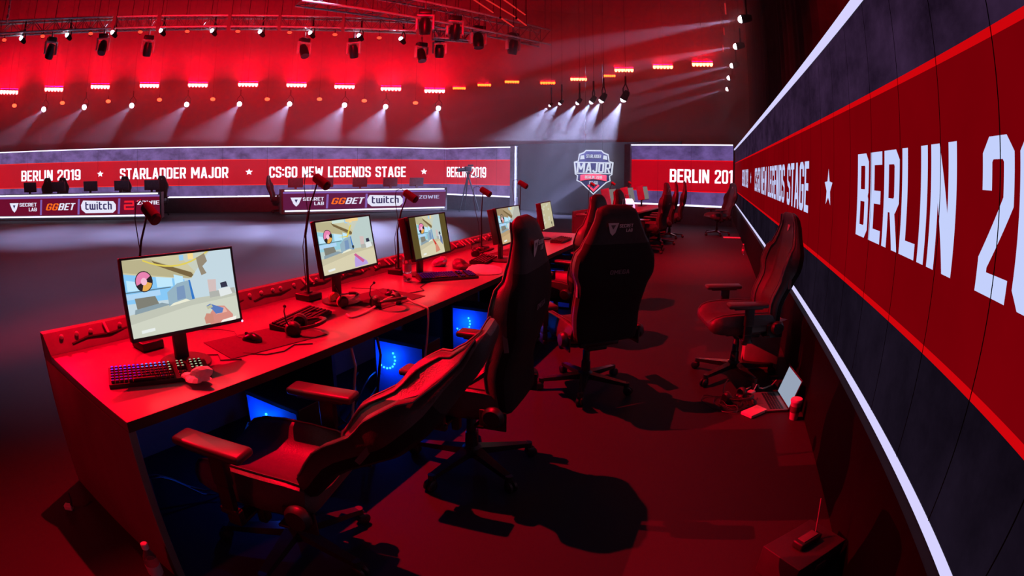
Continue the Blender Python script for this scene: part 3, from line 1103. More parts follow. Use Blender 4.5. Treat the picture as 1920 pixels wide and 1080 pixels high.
# cable over the desk edge
mb = MB()
pts = [D(1.63, .30, .757), D(1.60, .24, .757), D(1.72, .235, .758), D(1.85, .255, .765), D(1.98, .25, .79), D(2.06, .20, .79), D(2.06, .12, .765), D(2.05, .06, .757), D(2.02, .01, .758), D(2.01, -.02, .74), D(1.99, -.026, .62), D(1.96, -.02, .45), D(1.98, .03, .25), D(2.02, .12, .06)]
for k in range(1):
    sm = []
    for i in range(len(pts) - 1):
        for q in range(4):
            f = q / 4
            p0, p1, p2, p3 = pts[max(i - 1, 0)], pts[i], pts[i + 1], pts[min(i + 2, len(pts) - 1)]
            sm.append(.5 * ((2 * p1) + (p2 - p0) * f + (2 * p0 - 5 * p1 + 4 * p2 - p3) * f * f + (3 * p1 - p0 - 3 * p2 + p3) * f ** 3))
    mb.tube(sm + [pts[-1]], .0065, CABLE_RED, 8)
tag(mb.build('braided_cable'), 'pale braided cable curling over the headset and hanging off the desk edge', 'cable')

for k, (pts_, lab_) in enumerate((([(.80, .26), (.86, .16), (.95, .13), (1.05, .16), (1.12, .10)], 'thin black lead curling on the desk in front of the first mouse pad'),
                                  ([(.62, .40), (.70, .33), (.66, .26), (.74, .20)], 'short black lead lying between the lit keyboard and the first mouse pad'),
                                  ([(2.30, .30), (2.42, .26), (2.50, .34), (2.66, .38), (2.74, .50)], 'black lead running along the desk beside the water bottle'))):
    mb = MB()
    mb.tube([D(u_, v_, .7535) for u_, v_ in pts_], .003, CABLE_M, 6)
    tag(mb.build('desk_lead'), lab_, 'cable', 'leads on the near desk')

# bottles


def bottle(label, p, h, name='water_bottle', cap=(.6, .6, .62), group=None, body=PET):
    t = thing(name, label, 'bottle', p, 0, group)
    k = h / .22
    mb = MB()
    mb.lathe([(.001, .002), (.026 * k, .002), (.031 * k, .012 * k), (.031 * k, .05 * k), (.028 * k, .058 * k), (.031 * k, .066 * k), (.031 * k, .13 * k), (.028 * k, .155 * k), (.013 * k, .188 * k), (.0125 * k, .200 * k), (.001, .200 * k)], body, n=22)
    mb.build('bottle_body', t)
    mb = MB()
    mb.lathe([(.001, .198 * k), (.0155 * k, .198 * k), (.0155 * k, .218 * k), (.012 * k, .221 * k), (.001, .221 * k)], mat('bottle_cap_%d' % (cap[0] * 100), cap, .4), n=18)
    mb.build('cap', t)
    mb = MB()
    mb.lathe([(.0313 * k, .075 * k), (.0316 * k, .076 * k), (.0316 * k, .122 * k), (.0313 * k, .123 * k)], mat('bottle_label', (.45, .42, .45), .6), n=22)
    mb.build('wrap_label', t)
    return t


bottle('clear plastic water bottle standing before the third monitor', D(2.63, .535, .7505), .235)
bottle('plastic bottle on the floor at the near corner of the desk end', (-1.335, 1.195, .001), .235)

# crumpled paper and cloth


def crumple(name, label, cat, p, r, seed, material, s=(1, 1, .6), amp=.45):
    random.seed(seed)
    bm = bmesh.new()
    bmesh.ops.create_icosphere(bm, subdivisions=3, radius=r)
    offs = [Vector((random.uniform(-1, 1), random.uniform(-1, 1), random.uniform(-1, 1))).normalized() for _ in range(9)]
    for v in bm.verts:
        d = v.co.normalized()
        k = 1 + amp * sum(max(0, d.dot(o)) ** 5 * (1.6 if i % 2 else -.9) for i, o in enumerate(offs)) / 1.4
        v.co = Vector((v.co.x * s[0] * k, v.co.y * s[1] * k, max(-r * .55, v.co.z * k) * s[2]))
    zmin = min(v.co.z for v in bm.verts)
    me = bpy.data.meshes.new(name)
    bm.to_mesh(me)
    bm.free()
    me.materials.append(material)
    o = bpy.data.objects.new(name, me)
    C.objects.link(o)
    o.location = (p[0], p[1], p[2] - zmin + .0005)
    return tag(o, label, cat)


crumple('paper_tissue', 'crumpled white tissue lying on the front edge of the lit keyboard', 'tissue', D(.41, .115, .7705), .036, 5, PAPER, (1.5, .8, .9), 1.3)
crumple('white_cloth', 'white cloth crumpled on the desk behind the second chair', 'cloth', D(3.25, .16, .7505), .085, 8, PAPER, (1.5, .9, .45))
crumple('foil_wrapper', 'shiny crumpled wrapper behind the violet-lit keyboard', 'wrapper', D(3.33, .66, .7505), .05, 12, mat('foil', (.6, .6, .62), .25, .6), (1.2, 1, .9))
crumple('dark_glove', 'dark cloth lump lying behind the violet-lit keyboard beside the wrapper', 'cloth', D(3.30, .42, .7505), .07, 15, LEATHER, (1.2, .8, .7))
mb = MB()
mb.box((0, 0, .004), (.10, .05, .006), PAPER, None, .001)
o = mb.build('paper_card')
o.location = D(4.57, .49, .7505)
o.rotation_euler = (0, 0, D_ROT + R(20))
tag(o, 'small white card on the desk below the fourth monitor', 'card')

# ------------------------------------------------------------------ computers with blue lights under the desk
BLUE_GLASS = mat('blue_side_glass', (0.10, 0.32, 0.95), 0.5, 0, 0.05, 8)
BLUE_LED = glow('ice_blue_led', srgb(60, 215, 255), 1.6, False)


def pc_case(label, u, v0=.05, first=None):
    p = D(u, v0)
    if first:
        return dup(first, label, p)
    t = thing('desktop_computer', label, 'computer', p, D_ROT, 'computers under the near desk')
    mb = MB()
    mb.box((.105, .20, .245), (.21, .40, .47), BLACK_METAL, None, .006)
    for x in (.03, .18):
        for y in (.04, .36):
            mb.box((x, y, .006), (.03, .03, .012), BLACK_PLASTIC)
    mb.build('case', t)
    X, Z = Vector((0, -1, 0)), Vector((0, 0, 1))
    mb = MB()
    mb.poly([(-.385, .03), (-.015, .03), (-.015, .455), (-.385, .455)], (-.001, 0, 0), X, Z, BLUE_GLASS, .001, .002)
    mb.build('side_window', t, 0)
    mb = MB()
    for k in range(9):
        a = R(-125 + k * 20)
        mb.ball((-.006, .30 - .075 * math.cos(a), .345 + .075 * math.sin(a)), .0075, BLUE_LED, 8)
    mb.build('fan_light_ring', t)
    l = bpy.data.lights.new('fan_light', 'POINT')
    l.energy, l.color, l.shadow_soft_size = 1.5, (0.0, 0.10, 1.0), .008
    lo_ = bpy.data.objects.new('fan_light', l)
    C.objects.link(lo_)
    lo_.parent = t
    lo_.location = (-.085, .27, .345)
    return t


pc0 = pc_case('blue-glowing computer under the desk left of the foreground chair armrests', .92)
pc_case('blue-glowing computer under the desk behind the reclined chair back', 2.08, .06, pc0)
pc_case('blue-glowing computer under the desk in front of the second chair', 3.10, .02, pc0)
pc_case('farthest blue-glowing computer, seen between the second and third chairs', 5.1, -.02, pc0)

# cables under the desk
random.seed(21)
for k, (u0, v0, u1, v1) in enumerate(((.15, .5, .85, .25), (.2, .35, .9, .45), (1.25, .5, 1.98, .35), (1.4, .25, 2.0, .5), (1.5, .1, 1.9, .3))):
    mb = MB()
    pts = [D(u0 + (u1 - u0) * s, v0 + (v1 - v0) * s + .05 * math.sin(5 * s + k), .06 + .34 * abs(s - .45) + .05 * math.sin(7 * s + k)) for s in [i / 10 for i in range(11)]]
    pts = [D(u0 - .03, v0, .006)] + pts
    mb.tube(pts, .006, CABLE_M, 6)
    tag(mb.build('power_cable'), ['cable sagging in the dark near the end panel under the desk', 'cable from the first computer towards the end panel under the desk', 'cable running to the second computer under the desk',
                                  'looped cable in front of the second computer under the desk', 'short cable by the front edge beside the second computer'][k], 'cable', 'cables under the near desk')
for k, (u0, h) in enumerate(((1.30, .5), (1.52, .45))):
    mb = MB()
    mb.tube([D(u0, .005, .7), D(u0 + .01, -.006, .6), D(u0 - .01, .03, .3), D(u0 + .02, .1, .02)], .008, CABLE_RED if k == 0 else CABLE_M, 6)
    tag(mb.build('hanging_cable'), ['pale cable hanging from the desk edge behind the far armrest of the foreground chair', 'dark cable hanging from the desk edge right beside a pale one'][k], 'cable', 'cables under the near desk')

# ------------------------------------------------------------------ gaming chairs


def lerp_tab(tab, x):
    if x <= tab[0][0]:
        return tab[0][1]
    for (a, va), (b, vb) in zip(tab, tab[1:]):
        if x <= b:
            f = (x - a) / (b - a)
            f = f * f * (3 - 2 * f)
            return va + (vb - va) * f
    return tab[-1][1]


BW = [(0, .225), (.08, .238), (.20, .240), (.36, .246), (.48, .288), (.56, .282), (.63, .246), (.70, .204), (.78, .164), (.83, .146), (.856, .132), (.872, .105), (.88, .07)]
BB = [(0, .045), (.15, .055), (.30, .055), (.46, .090), (.56, .078), (.64, .038), (.72, .018), (.85, .012), (.88, .0)]
BT = [(0, .075), (.3, .085), (.5, .09), (.7, .075), (.83, .065), (.87, .045), (.88, .025)]
BY = [(0, .0), (.18, .032), (.42, -.004), (.60, .0), (.75, .026), (.88, .062)]


def back_ring(s):
    w, b, th, y0 = lerp_tab(BW, s), lerp_tab(BB, s), lerp_tab(BT, s), lerp_tab(BY, s)
    front = [(-1, -.25), (-.99, .35), (-.93, .9), (-.82, 1), (-.70, .75), (-.60, .15), (-.45, 0), (0, -.05), (.45, 0), (.60, .15), (.70, .75), (.82, 1), (.93, .9), (.99, .35), (1, -.25)]
    back = [(.97, -.7), (.85, -.98), (.5, -1.05), (0, -1.08), (-.5, -1.05), (-.85, -.98), (-.97, -.7)]
    pts = [Vector((x * w, y0 + max(f, 0) * b + min(f, 0) * th * .3, s)) for x, f in front]
    pts += [Vector((x * w, y0 - th * abs(f) * .75, s)) for x, f in back]
    return pts


CH = {}


def chair_meshes():
    """meshes of one chair, shared by all of them"""
    S = [0, .02, .05, .1, .16, .22, .28, .34, .39, .43, .46, .50, .54, .58, .62, .66, .70, .74, .78, .81, .835, .856, .868, .877, .88]
    rings = [back_ring(s) for s in S]
    n = 22
    mb = MB()
    vs = [p for r in rings for p in r]
    for i in range(len(rings) - 1):
        for j in range(n):
            a, b = i * n + j, i * n + (j + 1) % n
            shell = j >= 14 and S[i] < .66
            mb.mi.append(mb.m(LEATHER_DARK if shell else (LEATHER_HEAD if j >= 14 else LEATHER)))
            mb.f.append([a, b, b + n, a + n])
    mb.v = [tuple(p) for p in vs]
    mb.f.append(list(reversed(range(n))))
    mb.mi.append(mb.m(LEATHER_DARK))
    mb.f.append(list(range((len(rings) - 1) * n, len(rings) * n)))
    mb.mi.append(mb.m(LEATHER))
    CH['backrest'] = mb
    mb = MB()
    for sx, idx in ((-1, 2), (1, 12)):
        mb.tube([r[idx] + Vector((sx * .002, .003, 0)) for r in rings[1:22]], .0045, PIPING, 6)
        mb.tube([r[idx + (2 if sx < 0 else -2)] + Vector((0, .004, 0)) for r in rings[1:20]], .003, PIPING, 5)
    CH['piping'] = mb
    # embroidered mark and lettering, head front and rear, seam and model word on the rear
    mb = MB()
    Z = Vector((0, 0, 1))

    def rear(s):
        return lerp_tab(BY, s) - lerp_tab(BT, s) * .75 * 1.09 - .003
    tri = [(-.062, .03), (.062, .03), (.03, -.045), (0, -.066), (-.03, -.045)]
    oy = rear(.745)
    XB, XF = Vector((1, 0, 0)), Vector((-1, 0, 0))
    mb.poly([(x * .62 - .062, y * .82) for x, y in tri], (0, oy, .765), XB, Z, STITCH, .003)
    mb.poly([(-.062 - .018, .012), (-.062 + .018, .012), (-.062, -.016)], (0, oy, .765), XB, Z, LEATHER, .004)
    put_text(mb, 'SECRET', (-.018, oy, .760), XB, Z, .098, .022, STITCH, .003)
    put_text(mb, 'LAB', (.034, oy, .732), XB, Z, .046, .021, STITCH, .003)
    CH['head_emblem'] = mb
    mb = MB()
    put_text(mb, 'OMEGA', (-.070, rear(.50) - .001, .475), XB, Z, .14, .028, STITCH_DIM, .003)
    CH['rear_lettering'] = mb
    mb = MB()
    mb.poly([(x * .40 + .0, y * .55) for x, y in tri], (0, lerp_tab(BY, .77) + .003, .77), XF, Z, STITCH, .003)
    CH['front_emblem'] = mb
    # side mark on each bolster
    for sx in (-1, 1):
        mb = MB()
        mb.poly([(-.02, -.045), (.0, -.05), (.02, .04), (.0, .05)], (sx * (lerp_tab(BW, .36) + .002), -.005, .36), Vector((0, 1, 0)), Z, STITCH_DIM, .003, .006)
        CH['side_mark_%d' % sx] = mb
    # seat
    mb = MB()
    rr = []
    for y, w, z0, zt, bo in ((-.27, .20, .0, .055, .015), (-.25, .235, -.015, .075, .03), (-.18, .252, -.03, .082, .042), (-.05, .262, -.035, .082, .046), (.08, .262, -.035, .086, .040), (.18, .256, -.03, .088, .028), (.24, .245, -.02, .080, .016), (.268, .225, .0, .060, .006), (.276, .20, .02, .045, .0)):
        prof = [(-1, .25), (-1, .7), (-.95, .95), (-.86, 1.0), (-.74, .9), (-.62, .75), (-.3, .70), (.3, .70), (.62, .75), (.74, .9), (.86, 1.0), (.95, .95), (1, .7), (1, .25), (.9, 0), (-.9, 0)]
        rr.append([Vector((x * w, y, z0 + (zt + bo * (f > .72) * (1 if f > .8 else .5) - z0) * f)) for x, f in prof])
    mb.rings(rr, LEATHER)
    CH['seat'] = mb
    for sx in (3, 10):
        mb = MB()
        mb.tube([r[sx] + Vector((0, 0, .003)) for r in rr[1:8]], .004, PIPING, 5)
        CH['seat_piping_%d' % sx] = mb
    mb = MB()
    mb.box((0, -.03, -.05), (.30, .34, .035), BLACK_METAL, None, .008)
    mb.box((0, -.06, -.085), (.16, .22, .05), BLACK_PLASTIC, None, .012)
    mb.cyl((.10, .02, -.075), (.30, .05, -.070), .007, BLACK_METAL)
    mb.box((.31, .052, -.070), (.06, .03, .012), BLACK_PLASTIC, None, .004)
    mb.box((-.19, .0, -.08), (.05, .04, .09), BLACK_PLASTIC, None, .01)
    for sx in (-1, 1):
        mb.box((sx * .20, -.15, -.045), (.16, .05, .012), BLACK_METAL, None, .003)
        mb.box((sx * .262, -.215, -.005), (.012, .13, .10), BLACK_METAL, None, .004)
    CH['tilt_mechanism'] = mb
    mb = MB()
    mb.lathe([(.001, .0), (.045, .0), (.052, .012), (.052, .028), (.04, .045), (.001, .048)], BLACK_PLASTIC, (0, 0, 0), Matrix.Rotation(math.pi / 2, 3, 'Y'), 22)
    CH['hinge_cover'] = mb
    mb = MB()
    mb.lathe([(.001, .075), (.055, .075), (.058, .115), (.036, .135), (.033, .21), (.027, .215), (.026, .29), (.022, .295), (.022, .40), (.001, .40)], BLACK_METAL, n=20)
    CH['gas_lift'] = mb
    mb = MB()
    mb.add([(-.028, .03, .080), (.028, .03, .080), (.032, .03, .125), (-.032, .03, .125), (-.019, .335, .070), (.019, .335, .070), (.017, .335, .092), (-.017, .335, .092)],
           [(3, 2, 1, 0), (4, 5, 6, 7), (0, 1, 5, 4), (1, 2, 6, 5), (2, 3, 7, 6), (3, 0, 4, 7)], mat('polished_base_metal', (.06, .055, .055), .25, .6))
    mb.cyl((0, .325, .052), (0, .325, .094), .020, BLACK_PLASTIC)
    CH['base_leg'] = mb
    mb = MB()
    for sx in (-1, 1):
        mb.lathe([(.001, .004), (.024, .004), (.031, .008), (.031, .020), (.024, .026), (.001, .026)], BLACK_PLASTIC, (0, .340, .0312), Matrix.Rotation(sx * math.pi / 2, 3, 'Y'), 16)
    mb.box((0, .328, .048), (.045, .035, .03), BLACK_PLASTIC, None, .008)
    CH['caster'] = mb
    mb = MB()
    mb.box((0, .02, .0), (.104, .31, .034), ARM_PAD, None, .015)
    mb.box((0, .02, -.018), (.08, .22, .014), BLACK_PLASTIC, None, .004)
    CH['armrest'] = mb
    mb = MB()
    mb.box((0, 0, -.085), (.040, .070, .14), BLACK_PLASTIC, None, .008)
    mb.box((0, 0, -.19), (.032, .058, .16), BLACK_METAL, None, .004)
    mb.box((0, .0, -.27), (.034, .08, .03), BLACK_METAL, None, .006)
    CH['arm_post'] = mb


chair_meshes()
CH_DATA = {}


def cpart(key, parent, name=None, smooth=45, raw=False):
    name = name or key
    if key not in CH_DATA:
        o = CH[key].build_raw(name) if raw else CH[key].build(name, None, smooth)
        CH_DATA[key] = o.data
    else:
        o = bpy.data.objects.new(name, CH_DATA[key])
        C.objects.link(o)
    o.parent = parent
    return o


def chair(label, loc, face_az, recline=12, seat_z=.445, base_rot=0, hy=-.262, bs=1.025, dz=.02, group='gaming chairs', arms=(.665, .665), arm_rot=(0, 0), arm_xy=((-.325, .03), (.325, .03))):
    """face_az: compass angle (from +y, clockwise) the sitter would look to"""
    t = thing('gaming_chair', label, 'chair', (loc[0], loc[1], 0), -R(face_az), group)
    zs = seat_z
    s = cpart('seat', t)
    s.location = (0, .02, zs)
    cpart('seat_piping_3', s, 'seat_piping')
    cpart('seat_piping_10', s, 'seat_piping')
    b = cpart('backrest', t)
    b.location = (0, hy, zs + dz)
    b.scale = (1, 1, bs)
    b.rotation_euler = (R(recline), 0, 0)
    cpart('piping', b)
    cpart('head_emblem', b, raw=True)
    cpart('rear_lettering', b, raw=True)
    cpart('front_emblem', b, raw=True)
    cpart('side_mark_-1', b, 'side_mark', smooth=0)
    cpart('side_mark_1', b, 'side_mark', smooth=0)
    m = cpart('tilt_mechanism', t)
    m.location = (0, .0, zs)
    for k, sx in enumerate((-1, 1)):
        h = cpart('hinge_cover', t)
        h.location = (sx * .268, -.225, zs + .025)
        if sx < 0:
            h.rotation_euler = (0, 0, math.pi)
        a = cpart('armrest', t)
        a.location = (*arm_xy[k], arms[k])
        a.rotation_euler = (0, 0, R(arm_rot[k]))
        p = cpart('arm_post', a)
        br = MB()
        if 'arm_bracket' not in CH:
            br.box((-.11, -.02, -.055), (.24, .06, .016), BLACK_METAL, None, .004)
            br.box((.0, -.02, -.03), (.036, .06, .065), BLACK_METAL, None, .006)
            CH['arm_bracket'] = br
        p2 = cpart('arm_bracket', t)
        p2.location = (sx * .325, .05, zs)
        if sx < 0:
            p2.rotation_euler = (0, 0, math.pi)
            p2.location = (sx * .325, .01, zs)
    g = cpart('gas_lift', t)
    g.scale = (1, 1, (zs - .06) / .385 if zs != .445 else 1)
    for k in range(5):
        l = cpart('base_leg', t)
        l.rotation_euler = (0, 0, R(base_rot + 72 * k))
        cpart('caster', l)
    return t


chair('foreground black gaming chair reclined towards the aisle, pushed up to the first monitor', (-.885, 1.70), -82, 50, .405, base_rot=20, hy=-.225, bs=.96, dz=.115, arms=(.67, .665), arm_xy=((-.328, .045), (.285, -.09)))
chair('second black gaming chair from the near end, upright before the second and third monitors', (-.20, 2.57), -72, 6, .45, hy=-.225, base_rot=-70)
chair('black gaming chair seen from behind in mid-aisle, OMEGA stitched on its back', (.55, 3.70), -18, 10, .455, base_rot=5)
chair('black gaming chair before the fourth monitor, mostly hidden behind the mid-aisle chair', (.43, 5.04), -60, 12, .46, base_rot=15)
chair('black gaming chair before the fifth monitor, only its top edge shows', (.90, 6.20), -66, 8, .46, base_rot=40)
chair('black gaming chair by the near LED wall, laptop on the floor beside it', (1.75, 3.74), -84, 15, .45, hy=-.215, bs=.96, base_rot=33)
chair('distant black gaming chair beside the far end of the aisle LED wall', (5.30, 13.15), -95, 16, .45, base_rot=10)
chair('red-lit gaming chair of the second desk, nearest of its group', (2.72, 10.4), -60, 8, .47, base_rot=10)
chair('red-lit gaming chair of the second desk, behind the nearest one', (3.25, 11.5), -72, 8, .47, base_rot=33)
chair('red-lit gaming chair of the second desk, farthest to the right', (3.85, 12.7), -70, 8, .47, base_rot=50)

# ------------------------------------------------------------------ second desk on this side with its monitors
d2o, d2az = Vector((2.02, 9.94, 0)), R(29.5)
d2u = Vector((math.sin(d2az), math.cos(d2az), 0))
d2v = Vector((-d2u.y, d2u.x, 0))
t = thing('player_desk', 'second player desk farther along the aisle, beyond the long near desk', 'desk', d2o, math.pi / 2 - d2az)
mb = MB()
mb.box((2.0, .45, .73), (4.0, .9, .04), DESK_TOP, None, .004)
mb.build('tabletop', t)
for uu in (.02, 3.98):
    mb = MB()
    mb.box((uu, .47, .353), (.036, .94, .706), DESK_SIDE)
    mb.build('end_panel', t)
mb = MB()
mb.box((2.0, .96, .40), (4.0, .03, .8), DESK_SIDE)
mb.build('front_panel', t)
random.seed(5)
for k in range(3):
    p = d2o + d2u * (.75 + 1.25 * k) + d2v * .42
    m2 = thing('gaming_monitor', ['nearest monitor of the second desk, its pale side to the camera', 'second monitor of the second desk, in the middle of its three', 'third and farthest monitor of the second desk'][k], 'monitor', (p.x, p.y, .75), math.pi / 2 - d2az, 'monitors on the second desk')
    Mt = Matrix.Rotation(R(-12), 3, 'X')
    mb = MB()
    mb.box((0, 0, .32), (.565, .035, .335), MONITOR_M, Mt, .006)
    mb.build('bezel', m2)
    mb = MB()
    mb.box((0, -.019, .325), (.545, .002, .31), pc_('dim_game', (120, 112, 110)), Mt)
    mb.build('screen', m2, 0)
    mb = MB()
    mb.box((0, .07, .15), (.06, .03, .29), MONITOR_M, None, .006)
    mb.box((0, .05, .008), (.22, .18, .014), MONITOR_M, None, .004)
    mb.build('stand_neck', m2)
    mb = MB()
    mb.box((-.30, .02, .33), (.02, .17, .33), mat('pale_shield', (.42, .40, .44), .5), Mt, .004)
    mb.build('side_shield', m2)
    q = d2o + d2u * (.2 + 1.25 * k) + d2v * .72
    mc = thing('gooseneck_microphone', 'small gooseneck microphone left of the %s monitor of the second desk' % ordinal(k), 'microphone', (q.x, q.y, .75), 0, 'microphones on the second desk')
    mb = MB()
    mb.box((0, 0, .02), (.12, .12, .038), BLACK_PLASTIC, None, .006)
    mb.build('base', mc)
    mb = MB()
    mb.tube([(0, 0, .03), (0, 0, .35), (.02, 0, .5), (.06, -.01, .58)], .007, BLACK_METAL)
    mb.build('gooseneck', mc)
    mb = MB()
    mb.cyl((.04, -.005, .60), (.12, -.03, .55), .03, mat('red_lit_foam', (.3, .12, .12), .8))
    mb.build('foam_windscreen', mc)
bag_p = at(1176, 404, 10.4)
t = thing('white_bag', 'bright white bag standing on the second desk behind the mid-aisle chair', 'bag', (bag_p.x, bag_p.y, .751), 0)
mb = MB()
rr = []
for z, w, d in ((0, .10, .06), (.04, .14, .08), (.16, .15, .09), (.26, .13, .07), (.32, .09, .04)):
    rr.append([Vector((w * math.copysign(abs(math.cos(a)) ** .6, math.cos(a)), d * math.copysign(abs(math.sin(a)) ** .6, math.sin(a)), z)) for a in [2 * math.pi * k / 20 for k in range(20)]])
mb.rings(rr, mat('white_bag_cloth', (.92, .92, .95), .6))
mb.build('bag_body', t)
mb = MB()
mb.tube([(-.05, 0, .31), (-.045, 0, .39), (.045, 0, .39), (.05, 0, .31)], .008, BLACK_PLASTIC)
mb.build('bag_handle', t)
mb = MB()
mb.box((0, -.088, .20), (.18, .012, .03), BLACK_PLASTIC, None, .003)
mb.build('bag_strap', t)

# ------------------------------------------------------------------ things on the floor by the near LED wall
bx = Vector((2.09, 3.95, 0))
t = thing('cardboard_box', 'square box standing between the wall-side chair and the LED wall', 'box', bx, math.atan2(RW_U.y, RW_U.x))
mb = MB()
mb.box((0, 0, .20), (.30, .30, .40), CARD, None, .006)
mb.build('box_body', t)
mb = MB()
mb.box((0, .0, .4015), (.31, .31, .004), CARD, None, .001)
mb.build('box_lid', t)
mb = MB()
mb.box((0, 0, .0012), (.21, .297, .0022), PAPER)
o = mb.build('paper_sheet', smooth=0)
o.location = bx + Vector((.02, -.02, .4045))
o.rotation_euler = (0, 0, .5)
tag(o, 'white sheet of paper on the box behind the wall-side chair', 'paper')

lp = Vector((1.80, 3.16, .001))
t = thing('laptop', 'open laptop on the floor with a pale screen turned to the desk', 'laptop', lp, R(-102))
LAP = mat('laptop_shell', (.16, .14, .14), .4)
mb = MB()
mb.box((0, 0, .009), (.33, .23, .017), LAP, None, .004)
mb.build('base', t)
mb = MB()
for r_ in range(5):
    for c_ in range(12):
        mb.box((-.135 + c_ * .0245, .075 - r_ * .021, .0185), (.019, .016, .002), KEY_M)
mb.build('keys', t, 0)
mb = MB()
mb.box((0, -.075, .018), (.10, .06, .0012), mat('trackpad', (.12, .1, .1), .3))
mb.build('trackpad', t, 0)
Ml = Matrix.Rotation(R(-18), 3, 'X')
lid_c = Vector((0, .118, .016)) + Ml @ Vector((0, 0, .11))
mb = MB()
mb.box(lid_c, (.33, .008, .22), LAP, Ml, .002)
mb.build('lid', t)
mb = MB()
mb.box(lid_c + Ml @ Vector((0, -.0045, 0)), (.31, .001, .20), glow('laptop_screen', srgb(150, 162, 182), 1.0, False), Ml)
mb.build('screen', t, 0)

t = thing('paper_cup', 'tall paper cup with a pale lid on the floor beside the laptop', 'cup', (1.86, 2.86, .001), 0)
mb = MB()
mb.lathe([(.001, 0), (.029, 0), (.041, .135), (.001, .135)], mat('cup_paper', (.45, .4, .4), .6), n=24)
mb.build('cup_body', t)
mb = MB()
mb.lathe([(.001, .132), (.044, .132), (.044, .142), (.039, .150), (.001, .150)], WHITE_PL, n=24)
mb.build('lid', t)
mb = MB()
mb.lathe([(.0352, .055), (.0385, .10), (.0382, .1005), (.0349, .0555)], mat('cup_sleeve', (.08, .06, .06), .8), n=24)
mb.build('sleeve', t)
headset('black headset on the floor in front of the wall-side chair', Vector((1.60, 3.22, .052)), R(20), R(80))
mb = MB()
mb.box((0, 0, .012), (.17, .10, .022), mat('pale_box_card', (.7, .6, .58), .6), None, .003)
o = mb.build('small_carton')
o.location = (1.63, 3.03, .001)
o.rotation_euler = (0, 0, R(25))
tag(o, 'small flat pale carton on the floor next to the laptop', 'carton')
mb = MB()
pts = []
for k in range(70):
    a = k * .42
    pts.append((1.42 + .10 * math.cos(a) + .06 * math.sin(k * .23) + .003 * k, 3.22 + .12 * math.sin(a) + .05 * math.cos(k * .31), .008 + .006 * (k % 3)))
mb.tube(pts, .004, CABLE_M, 6)
tag(mb.build('coiled_cable'), 'tangled black cable on the floor left of the floor headset', 'cable')
mb = MB()
mb.tube([(1.62, 3.33, .012), (1.70, 3.40, .012), (1.78, 3.42, .03), (1.86, 3.38, .02), (1.95, 3.40, .03), (2.04, 3.5, .02)], .006, CABLE_RED, 6)
tag(mb.build('pale_cable'), 'pale cable curving on the floor behind the laptop', 'cable')
t = thing('power_adapter', 'small light-coloured charger on the floor behind the floor headset', 'charger', (1.74, 3.345, .001), R(30))
mb = MB()
mb.box((0, 0, .014), (.07, .05, .026), mat('charger_plastic', (.6, .55, .55), .4), None, .006)
mb.build('charger_body', t)
mb = MB()
mb.cyl((.036, 0, .014), (.075, 0, .06), .004, WHITE_PL)
mb.build('charger_lead', t)
for (px, py, w, h, rz, lab) in ((1374, 446, .50, .13, -.55, 'white folder lying on the floor by the distant chair'),):
    p = atz(px, py, .001)
    mb = MB()
    mb.box((0, 0, .006), (w, .22, .012), PAPER)
    o = mb.build('paper_folder', smooth=0)
    o.location = p
    o.rotation_euler = (0, 0, R(-20))
    tag(o, lab, 'folder')
p = atz(1393, 478, .0)
bottle('small bottle standing on the floor beside the white folder', (p.x, p.y, .001), .22)
rp = Vector((1.175, 1.455, 0))
t = thing('two_way_radio', 'walkie-talkie with a thin antenna on a dark case near the bottom of the LED wall', 'radio', (rp.x, rp.y, .151), R(20))
mb = MB()
mb.box((0, 0, .018), (.13, .06, .034), BLACK_PLASTIC, None, .008)
mb.box((.0, -.0, .037), (.09, .04, .006), mat('radio_grille', (.12, .1, .1), .6), None, .002)
mb.build('radio_body', t)
mb = MB()
mb.cyl((.05, .0, .03), (.085, .05, .17), .0035, mat('antenna_rubber', (.25, .2, .2), .5))
mb.build('antenna', t)
t = thing('equipment_case', 'low dark flight case on the floor under the walkie-talkie', 'case', (rp.x, rp.y, 0), R(20))
mb = MB()
mb.box((0, 0, .075), (.30, .22, .148), mat('flight_case_board', (.03, .028, .03), .6), None, .004)
mb.build('case_body', t)
mb = MB()
mb.box((0, -.112, .09), (.06, .008, .03), RIG_METAL, None, .002)
mb.build('latch', t)
t = thing('cable_connector', 'small pale plug at the foot of the desk end panel', 'plug', atz(131, 955, .0) + Vector((0, 0, .001)), .4)
mb = MB()
mb.box((0, 0, .015), (.05, .035, .028), mat('plug_plastic', (.6, .5, .5), .5), None, .006)
mb.build('plug_body', t)
mb = MB()
mb.tube([(.02, 0, .02), (.03, .0, .06), (.02, .02, .09)], .007, CABLE_M)
mb.build('plug_lead', t)

# ------------------------------------------------------------------ opposite desks with sponsor panels
PANEL_L = glow('sponsor_panel_left', srgb(108, 14, 44), 1.0, False)
PANEL_R = glow('sponsor_panel_right', srgb(96, 26, 66), 1.0, False)
PANEL_LINE = glow('sponsor_panel_line', srgb(130, 96, 176), 1.0, False)
LOGO_W = glow('sponsor_white', srgb(232, 232, 252), 1.0, False)
LOGO_O = glow('sponsor_orange', srgb(255, 110, 30), 1.0, False)
LOGO_R = glow('sponsor_red', srgb(240, 30, 50), 1.0, False)
LOGO_D = glow('sponsor_dark', srgb(52, 40, 92), 1.0, False)
LOGO_DIM = glow('sponsor_dim_white', srgb(176, 176, 214), 1.0, False)


